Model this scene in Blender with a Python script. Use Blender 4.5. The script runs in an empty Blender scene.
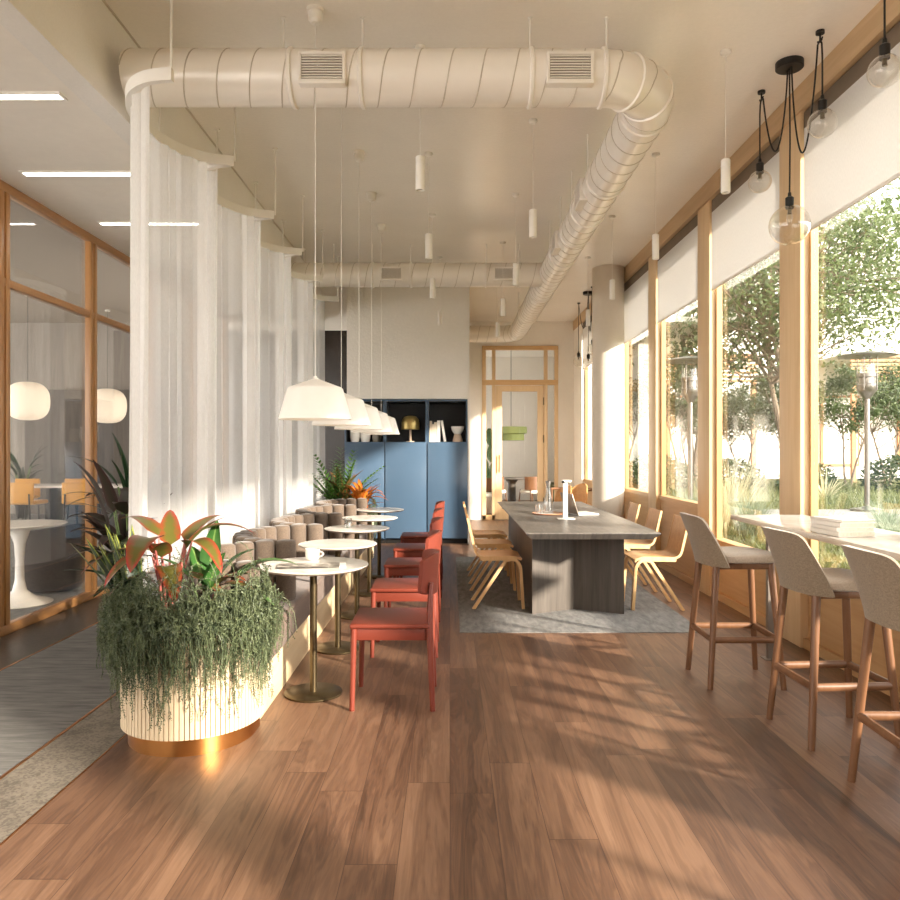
import bpy, bmesh, math, random
from mathutils import Vector, Matrix, Quaternion, noise as mnoise
R = math.radians
PI = math.pi
rnd = random.Random(7)
sc = bpy.context.scene
C = sc.collection

# ------------------------------------------------------------------ geometry
class G:
    """collects the faces of one mesh"""
    def __init__(self):
        self.v = []; self.f = []; self.uv = {}
    def add(self, vs, fs):
        b = len(self.v)
        self.v.extend([tuple(p) for p in vs])
        self.f.extend([tuple(i + b for i in q) for q in fs])
        return self
    def box(self, x0, x1, y0, y1, z0, z1, b=0.0, seg=2):
        if b <= 0:
            vs = [(x, y, z) for x in (x0, x1) for y in (y0, y1) for z in (z0, z1)]
            return self.add(vs, [(0,1,3,2),(4,6,7,5),(0,4,5,1),(2,3,7,6),(0,2,6,4),(1,5,7,3)])
        bm = bmesh.new()
        bmesh.ops.create_cube(bm, size=1)
        for v in bm.verts:
            v.co = Vector(((x0+x1)/2 + v.co.x*(x1-x0), (y0+y1)/2 + v.co.y*(y1-y0), (z0+z1)/2 + v.co.z*(z1-z0)))
        bmesh.ops.bevel(bm, geom=bm.edges[:], offset=b, segments=seg, affect='EDGES', profile=.5)
        return self.frombm(bm)
    def frombm(self, bm):
        bm.verts.index_update()
        self.add([v.co.copy() for v in bm.verts], [[v.index for v in f.verts] for f in bm.faces])
        bm.free()
        return self
    def cyl(self, p, q, r0, r1=None, n=16):
        r1 = r0 if r1 is None else r1
        p = Vector(p); q = Vector(q); d = (q - p)
        a = d.to_track_quat('Z', 'Y')
        vs = []; fs = []
        for r, o in ((r0, p), (r1, q)):
            for k in range(n):
                t = 2*PI*k/n
                vs.append(o + a @ Vector((math.cos(t)*r, math.sin(t)*r, 0)))
        for k in range(n):
            fs.append((k, (k+1) % n, n+(k+1) % n, n+k))
        fs.append(tuple(range(n))[::-1]); fs.append(tuple(range(n, 2*n)))
        return self.add(vs, fs)
    def lathe(self, prof, n=32, c=(0,0,0), sx=1, sy=1):
        vs = []; fs = []; m = len(prof)
        for r, z in prof:
            for k in range(n):
                t = 2*PI*k/n
                vs.append((c[0]+math.cos(t)*r*sx, c[1]+math.sin(t)*r*sy, c[2]+z))
        for i in range(m-1):
            for k in range(n):
                fs.append((i*n+k, i*n+(k+1) % n, (i+1)*n+(k+1) % n, (i+1)*n+k))
        if prof[0][0] > 1e-6: fs.append(tuple(range(n))[::-1])
        if prof[-1][0] > 1e-6: fs.append(tuple(range((m-1)*n, m*n)))
        return self.add(vs, fs)
    def tube(self, pts, r, n=8, closed=False, flat=1.0):
        pts = [Vector(p) for p in pts]; m = len(pts)
        rs = r if isinstance(r, (list, tuple)) else [r]*m
        vs = []; fs = []; up = None
        for i, p in enumerate(pts):
            if closed: t = (pts[(i+1) % m] - pts[i-1])
            else: t = (pts[min(i+1, m-1)] - pts[max(i-1, 0)])
            if t.length < 1e-9: t = Vector((0,0,1))
            t.normalize()
            if up is None:
                up = Vector((0,0,1)) if abs(t.z) < .9 else Vector((1,0,0))
            s = t.cross(up)
            if s.length < 1e-6: s = t.orthogonal()
            s.normalize(); up = s.cross(t).normalized()
            for k in range(n):
                a = 2*PI*k/n
                vs.append(p + s*math.cos(a)*rs[i] + up*math.sin(a)*rs[i]*flat)
        for i in range(m if closed else m-1):
            j = (i+1) % m
            for k in range(n):
                fs.append((i*n+k, i*n+(k+1) % n, j*n+(k+1) % n, j*n+k))
        if not closed:
            fs.append(tuple(range(n))[::-1]); fs.append(tuple(range((m-1)*n, m*n)))
        return self.add(vs, fs)
    def prism(self, poly, z0, z1):
        n = len(poly)
        vs = [(x, y, z0) for x, y in poly] + [(x, y, z1) for x, y in poly]
        fs = [(k, (k+1) % n, n+(k+1) % n, n+k) for k in range(n)]
        fs += [tuple(range(n))[::-1], tuple(range(n, 2*n))]
        return self.add(vs, fs)
    def ribbon(self, path, th, a0, a1, plane='xz'):
        """a strip of thickness th along a 2-D path, extruded a0..a1 across"""
        m = len(path); P = [Vector(p) for p in path]
        L = []; Rr = []
        for i in range(m):
            t = (P[min(i+1, m-1)] - P[max(i-1, 0)]).normalized()
            nn = Vector((-t.y, t.x))*th/2
            L.append(P[i]+nn); Rr.append(P[i]-nn)
        def e(p, a):
            return (p.x, a, p.y) if plane == 'xz' else (p.x, p.y, a)
        vs = []
        for i in range(m):
            vs += [e(L[i], a0), e(L[i], a1), e(Rr[i], a1), e(Rr[i], a0)]
        fs = []
        for i in range(m-1):
            for k in range(4):
                fs.append((i*4+k, i*4+(k+1) % 4, (i+1)*4+(k+1) % 4, (i+1)*4+k))
        fs += [(3,2,1,0), tuple((m-1)*4+k for k in range(4))]
        return self.add(vs, fs)
    def surf(self, fn, nu, nv, uv=False):
        b = len(self.v)
        vs = [fn(i/nu, j/nv) for j in range(nv+1) for i in range(nu+1)]
        fs = [(j*(nu+1)+i, j*(nu+1)+i+1, (j+1)*(nu+1)+i+1, (j+1)*(nu+1)+i) for j in range(nv) for i in range(nu)]
        self.add(vs, fs)
        if uv:
            for j in range(nv+1):
                for i in range(nu+1):
                    self.uv[b+j*(nu+1)+i] = (i/nu, j/nv)
        return self
    def sphere(self, c, r, n=20, m=12, sz=1.0, sx=1.0, sy=1.0):
        pr = [(max(math.sin(PI*i/m)*r, 0), -math.cos(PI*i/m)*r*sz) for i in range(m+1)]
        pr[0] = (1e-7, pr[0][1]); pr[-1] = (1e-7, pr[-1][1])
        return self.lathe(pr, n, c, sx, sy)
    def leaf(self, base, d, L, W, droop=.5, fold=.25, n=7, side=None, shape=.45):
        """a curved leaf with a midrib: uv.x across, uv.y along"""
        p = Vector(base); d = Vector(d).normalized()
        s = d.cross(Vector((0,0,1))) if side is None else Vector(side)
        if s.length < 1e-4: s = Vector((1,0,0))
        s.normalize()
        b = len(self.v); st = L/n
        for i in range(n+1):
            t = i/n
            w = W*(math.sin(PI*t**shape*.98)**.8 if 0 < t < 1 else .0) + .0008
            nn = s.cross(d).normalized()
            self.v += [tuple(p - s*w + nn*w*fold), tuple(p), tuple(p + s*w + nn*w*fold)]
            for k in range(3): self.uv[b+i*3+k] = (k/2, t)
            p = p + d*st
            d = (d + Vector((0,0,-droop/n))).normalized()
        for i in range(n):
            for k in range(2):
                a = b+i*3+k
                self.f.append((a, a+1, a+4, a+3))
        return self
    def xf(self, M, a=0):
        for i in range(a, len(self.v)):
            self.v[i] = tuple(M @ Vector(self.v[i]))
        return self

def round_path(pts, r, n=6):
    """polyline with its inner corners rounded"""
    P = [Vector(p) for p in pts]; out = [tuple(P[0])]
    for i in range(1, len(P)-1):
        a, b, c = P[i-1], P[i], P[i+1]
        rr = r[i-1] if isinstance(r, (list, tuple)) else r
        u = (a-b); v = (c-b)
        k = min(rr, u.length*.49, v.length*.49)
        p0 = b+u.normalized()*k; p1 = b+v.normalized()*k
        for j in range(n+1):
            t = j/n
            out.append(tuple(p0*(1-t)**2 + b*2*t*(1-t) + p1*t*t))
    out.append(tuple(P[-1]))
    return out

def obj(name, g, m, parent=None, smooth=True, world=False, angle=40):
    me = bpy.data.meshes.new(name)
    vs = g.v
    if world and parent is not None:
        o0 = parent_loc(parent)
        vs = [(x-o0[0], y-o0[1], z-o0[2]) for x, y, z in g.v]
    me.from_pydata(vs, [], g.f)
    if g.uv:
        uvl = me.uv_layers.new(name='UVMap')
        for l in me.loops:
            uvl.data[l.index].uv = g.uv.get(l.vertex_index, (0, 0))
    bm = bmesh.new(); bm.from_mesh(me)
    bmesh.ops.recalc_face_normals(bm, faces=bm.faces[:])
    bm.to_mesh(me); bm.free()
    if smooth:
        me.polygons.foreach_set('use_smooth', [True]*len(me.polygons))
        me.set_sharp_from_angle(angle=R(angle))
    me.materials.append(m)
    o = bpy.data.objects.new(name, me)
    C.objects.link(o)
    if parent is not None: o.parent = parent
    return o

def parent_loc(p):
    x = Vector((0,0,0))
    while p is not None:
        x = x + p.location; p = p.parent
    return x

def tag(o, label, cat=None, group=None, kind=None):
    o['label'] = label
    if cat: o['category'] = cat
    if group: o['group'] = group
    if kind: o['kind'] = kind
    return o

def thing(name, label, cat, loc=(0,0,0), rz=0, group=None):
    o = bpy.data.objects.new(name, None); C.objects.link(o)
    o.empty_display_size = .1
    o.location = loc; o.rotation_euler = (0, 0, rz)
    return tag(o, label, cat, group)

def struct(name, g, m, parent=None, label=None, world=False, smooth=False):
    o = obj(name, g, m, parent, smooth, world)
    if parent is None:
        o['kind'] = 'structure'
        if label: o['label'] = label; o['category'] = name.split('_')[0]
    return o

def sempty(name, label, loc=(0,0,0)):
    o = bpy.data.objects.new(name, None); C.objects.link(o)
    o.location = loc; o['kind'] = 'structure'; o['label'] = label; o['category'] = name.split('_')[0]
    return o

KIDS = {}
def dup(root, loc, rz=None, label=None, scale=None):
    r = root.copy(); C.objects.link(r); r.location = loc
    if rz is not None: r.rotation_euler = (0, 0, rz)
    if scale is not None: r.scale = (scale,)*3
    if label: r['label'] = label
    for ch in list(root.children):
        c = ch.copy(); C.objects.link(c); c.parent = r
        for gch in list(ch.children):
            d = gch.copy(); C.objects.link(d); d.parent = c
    return r

# ------------------------------------------------------------------ materials
def srgb(r, g=None, b=None):
    if g is None: r, g, b = r
    f = lambda c: (c/255/12.92 if c/255 <= .04045 else ((c/255+.055)/1.055)**2.4)
    return (f(r), f(g), f(b), 1)

class NT:
    def __init__(self, name):
        self.m = bpy.data.materials.new(name); self.m.use_nodes = True
        self.t = self.m.node_tree; self.t.nodes.clear()
        self.out = self.n('ShaderNodeOutputMaterial')
    def n(self, typ, **kw):
        nd = self.t.nodes.new(typ)
        for k, v in kw.items():
            if k.startswith('i_'):
                key = k[2:]
                key = int(key) if key.isdigit() else key.replace('__', ' ')
                nd.inputs[key].default_value = v
            else: setattr(nd, k, v)
        return nd
    def l(self, a, b): self.t.links.new(a, b)
    def math(self, op, a, b=None, c=None):
        nd = self.n('ShaderNodeMath', operation=op)
        for i, x in enumerate((a, b, c)):
            if x is None: continue
            if isinstance(x, (int, float)): nd.inputs[i].default_value = x
            else: self.l(x, nd.inputs[i])
        return nd.outputs[0]
    def mix(self, fac, a, b, blend='MIX'):
        nd = self.n('ShaderNodeMix', data_type='RGBA', blend_type=blend)
        for i, x in ((0, fac), (6, a), (7, b)):
            if isinstance(x, (int, float, tuple)): nd.inputs[i].default_value = x
            else: self.l(x, nd.inputs[i])
        return nd.outputs[2]
    def noise(self, vec, scale=5, detail=4, rough=.55, dist=0, dims='3D'):
        nd = self.n('ShaderNodeTexNoise', noise_dimensions=dims)
        nd.inputs['Scale'].default_value = scale; nd.inputs['Detail'].default_value = detail
        nd.inputs['Roughness'].default_value = rough; nd.inputs['Distortion'].default_value = dist
        if vec is not None: self.l(vec, nd.inputs['Vector'])
        return nd.outputs['Fac']
    def coord(self, which='Object', scale=(1,1,1)):
        tc = self.n('ShaderNodeTexCoord')
        if scale == (1,1,1): return tc.outputs[which]
        mp = self.n('ShaderNodeMapping'); mp.inputs['Scale'].default_value = scale
        self.l(tc.outputs[which], mp.inputs['Vector'])
        return mp.outputs['Vector']
    def ramp(self, fac, stops):
        nd = self.n('ShaderNodeValToRGB')
        cr = nd.color_ramp
        while len(cr.elements) < len(stops): cr.elements.new(.5)
        for e, (p, c) in zip(cr.elements, stops):
            e.position = p; e.color = c if len(c) == 4 else (*c, 1)
        self.l(fac, nd.inputs[0])
        return nd.outputs[0]
    def principled(self, col, rough=.5, metal=0, spec=.5, bump=None, bstr=.2, bdist=.01, **kw):
        p = self.n('ShaderNodeBsdfPrincipled')
        for k, x in (('Base Color', col), ('Roughness', rough), ('Metallic', metal)):
            if isinstance(x, (int, float, tuple)): p.inputs[k].default_value = x
            else: self.l(x, p.inputs[k])
        p.inputs['Specular IOR Level'].default_value = spec
        for k, x in kw.items():
            p.inputs[k.replace('__', ' ')].default_value = x
        if bump is not None:
            b = self.n('ShaderNodeBump'); b.inputs['Strength'].default_value = bstr
            b.inputs['Distance'].default_value = bdist
            self.l(bump, b.inputs['Height']); self.l(b.outputs[0], p.inputs['Normal'])
        self.l(p.outputs[0], self.out.inputs[0])
        return p

def plain(name, col, rough=.5, metal=0, spec=.5, var=.08, scale=6, bump=0, bscale=60, bdist=.005, **kw):
    """a coloured surface with a little procedural variation"""
    t = NT(name); v = t.coord()
    f = t.noise(v, scale, 4)
    lo = tuple(c*(1-var) for c in col[:3])+(1,); hi = tuple(min(c*(1+var), 1) for c in col[:3])+(1,)
    cc = t.ramp(f, [(.3, lo), (.7, hi)])
    b = t.noise(v, bscale, 3) if bump else None
    t.principled(cc, rough, metal, spec, b, bump, bdist, **kw)
    return t.m

def wood(name, c0, c1, axis='z', rough=.45, scale=1.0, bump=.12, spec=.4):
    t = NT(name)
    s = {'x': (1.2, 22, 22), 'y': (22, 1.2, 22), 'z': (22, 22, 1.2)}[axis]
    v = t.coord('Object', tuple(k*scale for k in s))
    f1 = t.noise(v, 1.0, 5, .6, .6)
    s2 = {'x': (.6, 4, 4), 'y': (4, .6, 4), 'z': (4, 4, .6)}[axis]
    f2 = t.noise(t.coord('Object', tuple(k*scale for k in s2)), 1.0, 3, .5, 1.0)
    f = t.math('ADD', t.math('MULTIPLY', f1, .6), t.math('MULTIPLY', f2, .4))
    cc = t.ramp(f, [(.3, c0), (.68, c1)])
    t.principled(cc, rough, 0, spec, f1, bump, .002)
    return t.m

def glass_mat(name, tint=(1,1,1,1), base=.05, top=.75, power=4.0, rough=0.0):
    t = NT(name)
    tr = t.n('ShaderNodeBsdfTransparent'); tr.inputs[0].default_value = tint
    gl = t.n('ShaderNodeBsdfGlossy'); gl.inputs['Roughness'].default_value = rough
    gl.inputs['Color'].default_value = (1,1,1,1)
    lw = t.n('ShaderNodeLayerWeight'); lw.inputs[0].default_value = .5
    fac = t.math('ADD', t.math('MULTIPLY', t.math('POWER', lw.outputs['Facing'], power), top), base)
    mx = t.n('ShaderNodeMixShader')
    t.l(fac, mx.inputs[0]); t.l(tr.outputs[0], mx.inputs[1]); t.l(gl.outputs[0], mx.inputs[2])
    t.l(mx.outputs[0], t.out.inputs[0])
    return t.m

def emit(name, col, s):
    t = NT(name); e = t.n('ShaderNodeEmission')
    e.inputs[0].default_value = col; e.inputs[1].default_value = s
    t.l(e.outputs[0], t.out.inputs[0])
    return t.m

def fabric(name, c0, c1, rough=.9, scale=260, bump=.35):
    t = NT(name); v = t.coord()
    w1 = t.noise(t.coord('Object', (1, 1, .25)), scale, 2)
    w2 = t.noise(t.coord('Object', (.25, .25, 1)), scale, 2)
    f = t.math('ADD', t.math('MULTIPLY', w1, .5), t.math('MULTIPLY', w2, .5))
    cc = t.ramp(f, [(.38, c0), (.62, c1)])
    t.principled(cc, rough, 0, .2, f, bump, .002, Sheen__Weight=.25)
    return t.m

def cloth(name, col, transp=.3, trans=.5):
    t = NT(name)
    w = t.noise(t.coord('Object', (1, 1, .2)), 220, 2)
    lo = tuple(c*.93 for c in col[:3])+(1,)
    cc = t.ramp(w, [(.35, lo), (.65, col)])
    d = t.n('ShaderNodeBsdfDiffuse'); tl = t.n('ShaderNodeBsdfTranslucent'); tp = t.n('ShaderNodeBsdfTransparent')
    t.l(cc, d.inputs[0]); t.l(cc, tl.inputs[0])
    m1 = t.n('ShaderNodeMixShader'); m1.inputs[0].default_value = trans
    t.l(d.outputs[0], m1.inputs[1]); t.l(tl.outputs[0], m1.inputs[2])
    m2 = t.n('ShaderNodeMixShader'); m2.inputs[0].default_value = transp
    t.l(m1.outputs[0], m2.inputs[1]); t.l(tp.outputs[0], m2.inputs[2])
    t.l(m2.outputs[0], t.out.inputs[0])
    return t.m

def leafmat(name, edge, mid, rib=None, rough=.4, trans=.25, edge_w=.3, stripes=False):
    """colour by place on the leaf: edge and tip against the middle, optional rib stripes"""
    t = NT(name)
    tc = t.n('ShaderNodeTexCoord'); sp = t.n('ShaderNodeSeparateXYZ'); t.l(tc.outputs['UV'], sp.inputs[0])
    ax = t.math('MULTIPLY', t.math('ABSOLUTE', t.math('SUBTRACT', sp.outputs[0], .5)), 2)
    nz = t.noise(tc.outputs['Object'], 40, 3)
    e = t.math('ADD', t.math('MULTIPLY', ax, .72), t.math('MULTIPLY', t.math('POWER', sp.outputs[1], 5.0), .6))
    e = t.math('ADD', e, t.math('MULTIPLY', t.math('SUBTRACT', nz, .5), .7))
    cc = t.ramp(e, [(max(.75-edge_w, 0), mid), (.9, edge)])
    if rib is not None:
        if stripes:
            w = t.math('SINE', t.math('MULTIPLY', t.math('ADD', sp.outputs[1], t.math('MULTIPLY', ax, -.25)), 60))
            k = t.math('GREATER_THAN', w, .55)
        else:
            k = t.math('LESS_THAN', ax, .12)
        cc = t.mix(k, cc, rib)
    p = t.n('ShaderNodeBsdfPrincipled'); t.l(cc, p.inputs['Base Color']); p.inputs['Roughness'].default_value = rough
    tl = t.n('ShaderNodeBsdfTranslucent'); t.l(cc, tl.inputs[0])
    m = t.n('ShaderNodeMixShader'); m.inputs[0].default_value = trans
    t.l(p.outputs[0], m.inputs[1]); t.l(tl.outputs[0], m.inputs[2]); t.l(m.outputs[0], t.out.inputs[0])
    return t.m

def foliage(name, c0, c1, trans=.3, scale=3, rough=.5):
    t = NT(name)
    f = t.noise(t.coord(), scale, 5, .7)
    cc = t.ramp(f, [(.32, c0), (.68, c1)])
    p = t.n('ShaderNodeBsdfPrincipled'); t.l(cc, p.inputs['Base Color']); p.inputs['Roughness'].default_value = rough
    tl = t.n('ShaderNodeBsdfTranslucent'); t.l(cc, tl.inputs[0])
    m = t.n('ShaderNodeMixShader'); m.inputs[0].default_value = trans
    t.l(p.outputs[0], m.inputs[1]); t.l(tl.outputs[0], m.inputs[2]); t.l(m.outputs[0], t.out.inputs[0])
    return t.m

def floor_mat():
    t = NT('plank_floor')
    tc = t.n('ShaderNodeTexCoord'); sp = t.n('ShaderNodeSeparateXYZ'); t.l(tc.outputs['Object'], sp.inputs[0])
    W, L = .178, 1.75
    u = t.math('DIVIDE', sp.outputs[0], W); iu = t.math('FLOOR', u); fu = t.math('FRACT', u)
    w1 = t.n('ShaderNodeTexWhiteNoise', noise_dimensions='1D'); t.l(iu, w1.inputs['W'])
    v = t.math('ADD', t.math('DIVIDE', sp.outputs[1], L), t.math('MULTIPLY', w1.outputs[0], 7.3))
    iv = t.math('FLOOR', v); fv = t.math('FRACT', v)
    cb = t.n('ShaderNodeCombineXYZ'); t.l(iu, cb.inputs[0]); t.l(iv, cb.inputs[1])
    w2 = t.n('ShaderNodeTexWhiteNoise', noise_dimensions='2D'); t.l(cb.outputs[0], w2.inputs['Vector'])
    r = w2.outputs[0]
    off = t.math('MULTIPLY', r, 37.0)
    g = t.n('ShaderNodeCombineXYZ')
    t.l(t.math('ADD', t.math('MULTIPLY', sp.outputs[0], 13), off), g.inputs[0])
    t.l(t.math('MULTIPLY', sp.outputs[1], 1.1), g.inputs[1]); t.l(off, g.inputs[2])
    broad = t.noise(g.outputs[0], .55, 4, .55, 1.6)
    rings = t.math('SINE', t.math('MULTIPLY', broad, 55))
    g2 = t.n('ShaderNodeCombineXYZ')
    t.l(t.math('MULTIPLY', sp.outputs[0], 90), g2.inputs[0]); t.l(t.math('MULTIPLY', sp.outputs[1], 3), g2.inputs[1]); t.l(off, g2.inputs[2])
    fine = t.noise(g2.outputs[0], 1.0, 4, .6, .3)
    k = t.math('ADD', t.math('MULTIPLY', broad, .55), t.math('MULTIPLY', fine, .30))
    k = t.math('ADD', k, t.math('MULTIPLY', rings, .035))
    k = t.math('ADD', k, t.math('MULTIPLY', t.math('SUBTRACT', r, .5), .16))
    cc = t.ramp(k, [(.22, srgb(68, 47, 34)), (.36, srgb(97, 70, 53)), (.5, srgb(120, 90, 69)), (.66, srgb(140, 109, 86))])
    # dark mineral streaks and knots
    g3 = t.n('ShaderNodeCombineXYZ')
    t.l(t.math('ADD', t.math('MULTIPLY', sp.outputs[0], 9), off), g3.inputs[0]); t.l(t.math('MULTIPLY', sp.outputs[1], .9), g3.inputs[1]); t.l(off, g3.inputs[2])
    st = t.noise(g3.outputs[0], 1.3, 5, .7, .8)
    sm = t.n('ShaderNodeMapRange'); t.l(st, sm.inputs[0]); sm.inputs[1].default_value = .60; sm.inputs[2].default_value = .74; sm.inputs[4].default_value = .7
    cc = t.mix(sm.outputs[0], cc, srgb(66, 46, 36))
    # joints
    e1 = t.math('LESS_THAN', t.math('MINIMUM', fu, t.math('SUBTRACT', 1.0, fu)), .008)
    e2 = t.math('LESS_THAN', t.math('MINIMUM', fv, t.math('SUBTRACT', 1.0, fv)), .0011)
    e = t.math('MAXIMUM', e1, e2)
    cc = t.mix(t.math('MULTIPLY', e, .65), cc, srgb(58, 36, 26))
    rr = t.math('ADD', t.math('MULTIPLY', fine, .18), .33)
    h = t.math('SUBTRACT', t.math('MULTIPLY', fine, .3), e)
    t.principled(cc, rr, 0, .45, h, .12, .002)
    return t.m

def stone_strip(name, c0, c1, scale, rough, speck=False, stretch=(1,1,1)):
    t = NT(name); v = t.coord('Object', stretch)
    f = t.noise(v, scale, 6, .65, .4)
    cc = t.ramp(f, [(.32, c0), (.68, c1)])
    if speck:
        vo = t.n('ShaderNodeTexVoronoi'); vo.inputs['Scale'].default_value = 95; t.l(v, vo.inputs['Vector'])
        w = t.n('ShaderNodeTexWhiteNoise', noise_dimensions='3D'); t.l(vo.outputs['Color'], w.inputs['Vector'])
        cc = t.mix(t.math('MULTIPLY', t.math('GREATER_THAN', w.outputs[0], .6), .55), cc, c1)
        cc = t.mix(t.math('MULTIPLY', t.math('LESS_THAN', w.outputs[0], .22), .6), cc, c0)
    t.principled(cc, rough, 0, .45, f, .06, .003)
    return t.m

def plaster(name, col, rough=.8, scale=18, b=.25, spec=.3, var=.05):
    t = NT(name); v = t.coord()
    f = t.noise(v, scale, 6, .65); f0 = t.noise(v, 1.4, 3)
    lo = tuple(c*(1-var) for c in col[:3])+(1,); hi = tuple(min(1, c*(1+var)) for c in col[:3])+(1,)
    cc = t.ramp(t.math('ADD', t.math('MULTIPLY', f, .4), t.math('MULTIPLY', f0, .6)), [(.3, lo), (.7, hi)])
    t.principled(cc, rough, 0, spec, f, b, .01)
    return t.m

M = {}
M['floor'] = floor_mat()
M['terrazzo'] = stone_strip('terrazzo', srgb(84, 77, 68), srgb(134, 125, 112), 9, .45, True)
M['carpet'] = stone_strip('woven_grey', srgb(84, 82, 79), srgb(120, 118, 113), 3, .85, False, (1.2, 9, 1))
M['darkstone'] = stone_strip('dark_stone', srgb(58, 52, 47), srgb(84, 76, 68), 5, .35, True)
M['rug'] = stone_strip('rug_grey', srgb(98, 97, 95), srgb(138, 136, 132), 5, .95, False, (4, 1.2, 1))
M['brass'] = plain('brushed_brass', srgb(196, 136, 78), .28, 1, .5, .1, 4)
M['ceiling'] = plaster('ceiling_plaster', srgb(241, 235, 225), .24, 34, .16, .6)
M['ceiling_low'] = plaster('ceiling_low_plaster', srgb(236, 230, 220), .7, 14, .15)
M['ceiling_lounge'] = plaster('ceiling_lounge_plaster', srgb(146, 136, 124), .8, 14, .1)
M['beam'] = plaster('beam_concrete', srgb(232, 228, 221), .75, 60, .35, .3, .06)
M['wall'] = plaster('white_plaster', srgb(236, 231, 223), .8, 20, .15)
M['wallgrey'] = plaster('taupe_plaster', srgb(228, 223, 214), .75, 24, .3)
M['column'] = plaster('column_concrete', srgb(214, 204, 188), .7, 30, .2)
M['oak'] = wood('oak_upright', srgb(208, 176, 134), srgb(224, 196, 156), 'z', .42)
M['oaky'] = wood('oak_lengthwise', srgb(178, 140, 96), srgb(198, 162, 118), 'y', .45)
M['fascia'] = wood('fascia_oak', srgb(184, 154, 116), srgb(204, 175, 138), 'y', .5)
M['frameoak'] = wood('window_frame_oak', srgb(164, 124, 80), srgb(186, 147, 102), 'z', .45)
M['oakx'] = wood('oak_crosswise', srgb(196, 156, 108), srgb(216, 180, 134), 'x', .45)
M['copperwood'] = wood('partition_wood', srgb(148, 102, 60), srgb(182, 134, 84), 'z', .32, 1, .06, .6)
M['copperwoody'] = wood('partition_rail_wood', srgb(148, 102, 60), srgb(182, 134, 84), 'y', .32, 1, .06, .6)
M['ply'] = wood('bent_plywood', srgb(186, 134, 82), srgb(212, 164, 108), 'x', .4)
M['plyedge'] = wood('bent_plywood_leg', srgb(214, 172, 118), srgb(232, 196, 146), 'z', .4)
M['walnut'] = wood('walnut_leg', srgb(96, 65, 43), srgb(130, 92, 64), 'z', .4)
M['blackwood'] = wood('dark_stained_oak', srgb(62, 56, 50), srgb(98, 90, 82), 'z', .5, 1.4, .3)
M['blacktop'] = stone_strip('dark_table_top', srgb(70, 66, 62), srgb(104, 98, 92), 4, .42, False, (8, 1.2, 1))
M['plinth'] = wood('pale_plinth_wood', srgb(190, 165, 127), srgb(212, 190, 155), 'y', .5, .7)
M['slat'] = wood('pale_slat_wood', srgb(196, 175, 143), srgb(218, 200, 170), 'z', .55)
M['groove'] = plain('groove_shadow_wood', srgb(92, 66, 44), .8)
M['duct'] = plain('painted_duct', srgb(238, 232, 223), .3, .12, .5, .02, 3)
M['ductseam'] = plain('duct_seam', srgb(196, 185, 170), .35, .1, .5, .03, 3)
M['whitemetal'] = plain('white_metal', srgb(232, 228, 220), .4, 0, .5, .02)
M['darkpot'] = plain('dark_pot_glaze', srgb(42, 38, 34), .5)
M['greymetal'] = plain('grey_slat_metal', srgb(128, 118, 108), .5, .2)
M['cassette'] = plain('cassette_shadow_tone', srgb(112, 98, 82), .7)  # brown-grey tone stands in for the shadow around the blind roller
M['dark'] = plain('dark_void', srgb(30, 25, 22), .7)
M['darkglass'] = plain('dark_brown_panel', srgb(44, 36, 29), .18, 0, .5)
M['black'] = plain('black_metal', srgb(24, 22, 20), .45, .2)
M['blackcord'] = plain('black_cord', srgb(26, 23, 20), .7)
M['shade'] = plain('white_lamp_shade', srgb(244, 240, 232), .45, 0, .4, .02)
M['bulb'] = emit('warm_bulb', (1, .85, .66, 1), 5)
M['filament'] = plain('bulb_glass', srgb(240, 226, 196), .2)
M['linear'] = emit('linear_light', (1, .93, .82, 1), 9)
M['paper'] = None
M['glass'] = glass_mat('window_glass', (.985, .99, .98, 1), .02, .55, 4)
M['pglass'] = glass_mat('partition_glass', (.95, .94, .92, 1), .05, .5, 4)
M['globe'] = glass_mat('globe_glass', (.93, .915, .885, 1), .06, .85, 2.4)
M['tglass'] = glass_mat('tumbler_glass', (.95, .96, .96, 1), .08, .8, 2)
M['marble'] = stone_strip('white_marble', srgb(214, 206, 194), srgb(244, 240, 232), 3.2, .2)
M['counter'] = stone_strip('counter_marble', srgb(196, 186, 174), srgb(226, 219, 208), 3.0, .16)
M['bronze'] = plain('bronze_metal', srgb(92, 80, 58), .36, .85)
M['red'] = plain('coral_red_paint', srgb(114, 50, 36), .42, 0, .4, .04)
M['tuft'] = fabric('taupe_velvet', srgb(88, 75, 64), srgb(106, 92, 79), .85, 300, .15)
M['seatdark'] = fabric('brown_seat_fabric', srgb(84, 68, 58), srgb(104, 86, 74), .85, 300, .15)
M['stool'] = fabric('stool_weave', srgb(118, 104, 86), srgb(143, 127, 107), .9, 330, .25)
M['stoolseat'] = fabric('stool_seat_weave', srgb(152, 138, 122), srgb(172, 157, 140), .9, 330, .2)
M['blind'] = cloth('blind_fabric', (.82, .805, .78, 1), .02, .28)
M['curtain'] = cloth('sheer_curtain', (.88, .87, .85, 1), .03, .5)
M['curtainsheer'] = cloth('very_sheer_curtain', (.86, .85, .83, 1), .38, .5)
M['blue'] = plain('blue_lacquer', srgb(70, 91, 112), .2, 0, .5, .05, 1.5)
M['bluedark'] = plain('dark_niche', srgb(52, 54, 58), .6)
M['gold'] = plain('gold_shade', srgb(172, 150, 92), .35, .6)
M['ceramic'] = plain('white_ceramic', srgb(238, 234, 226), .25, 0, .5, .03)
M['beigeceramic'] = plain('beige_ceramic', srgb(206, 182, 158), .55)
M['greyceramic'] = plain('grey_ceramic', srgb(122, 116, 104), .5)
M['bookw'] = plain('white_paper_cover', srgb(240, 236, 228), .6, 0, .3, .03)
M['bookc'] = plain('cream_cover', srgb(222, 208, 186), .6)
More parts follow.
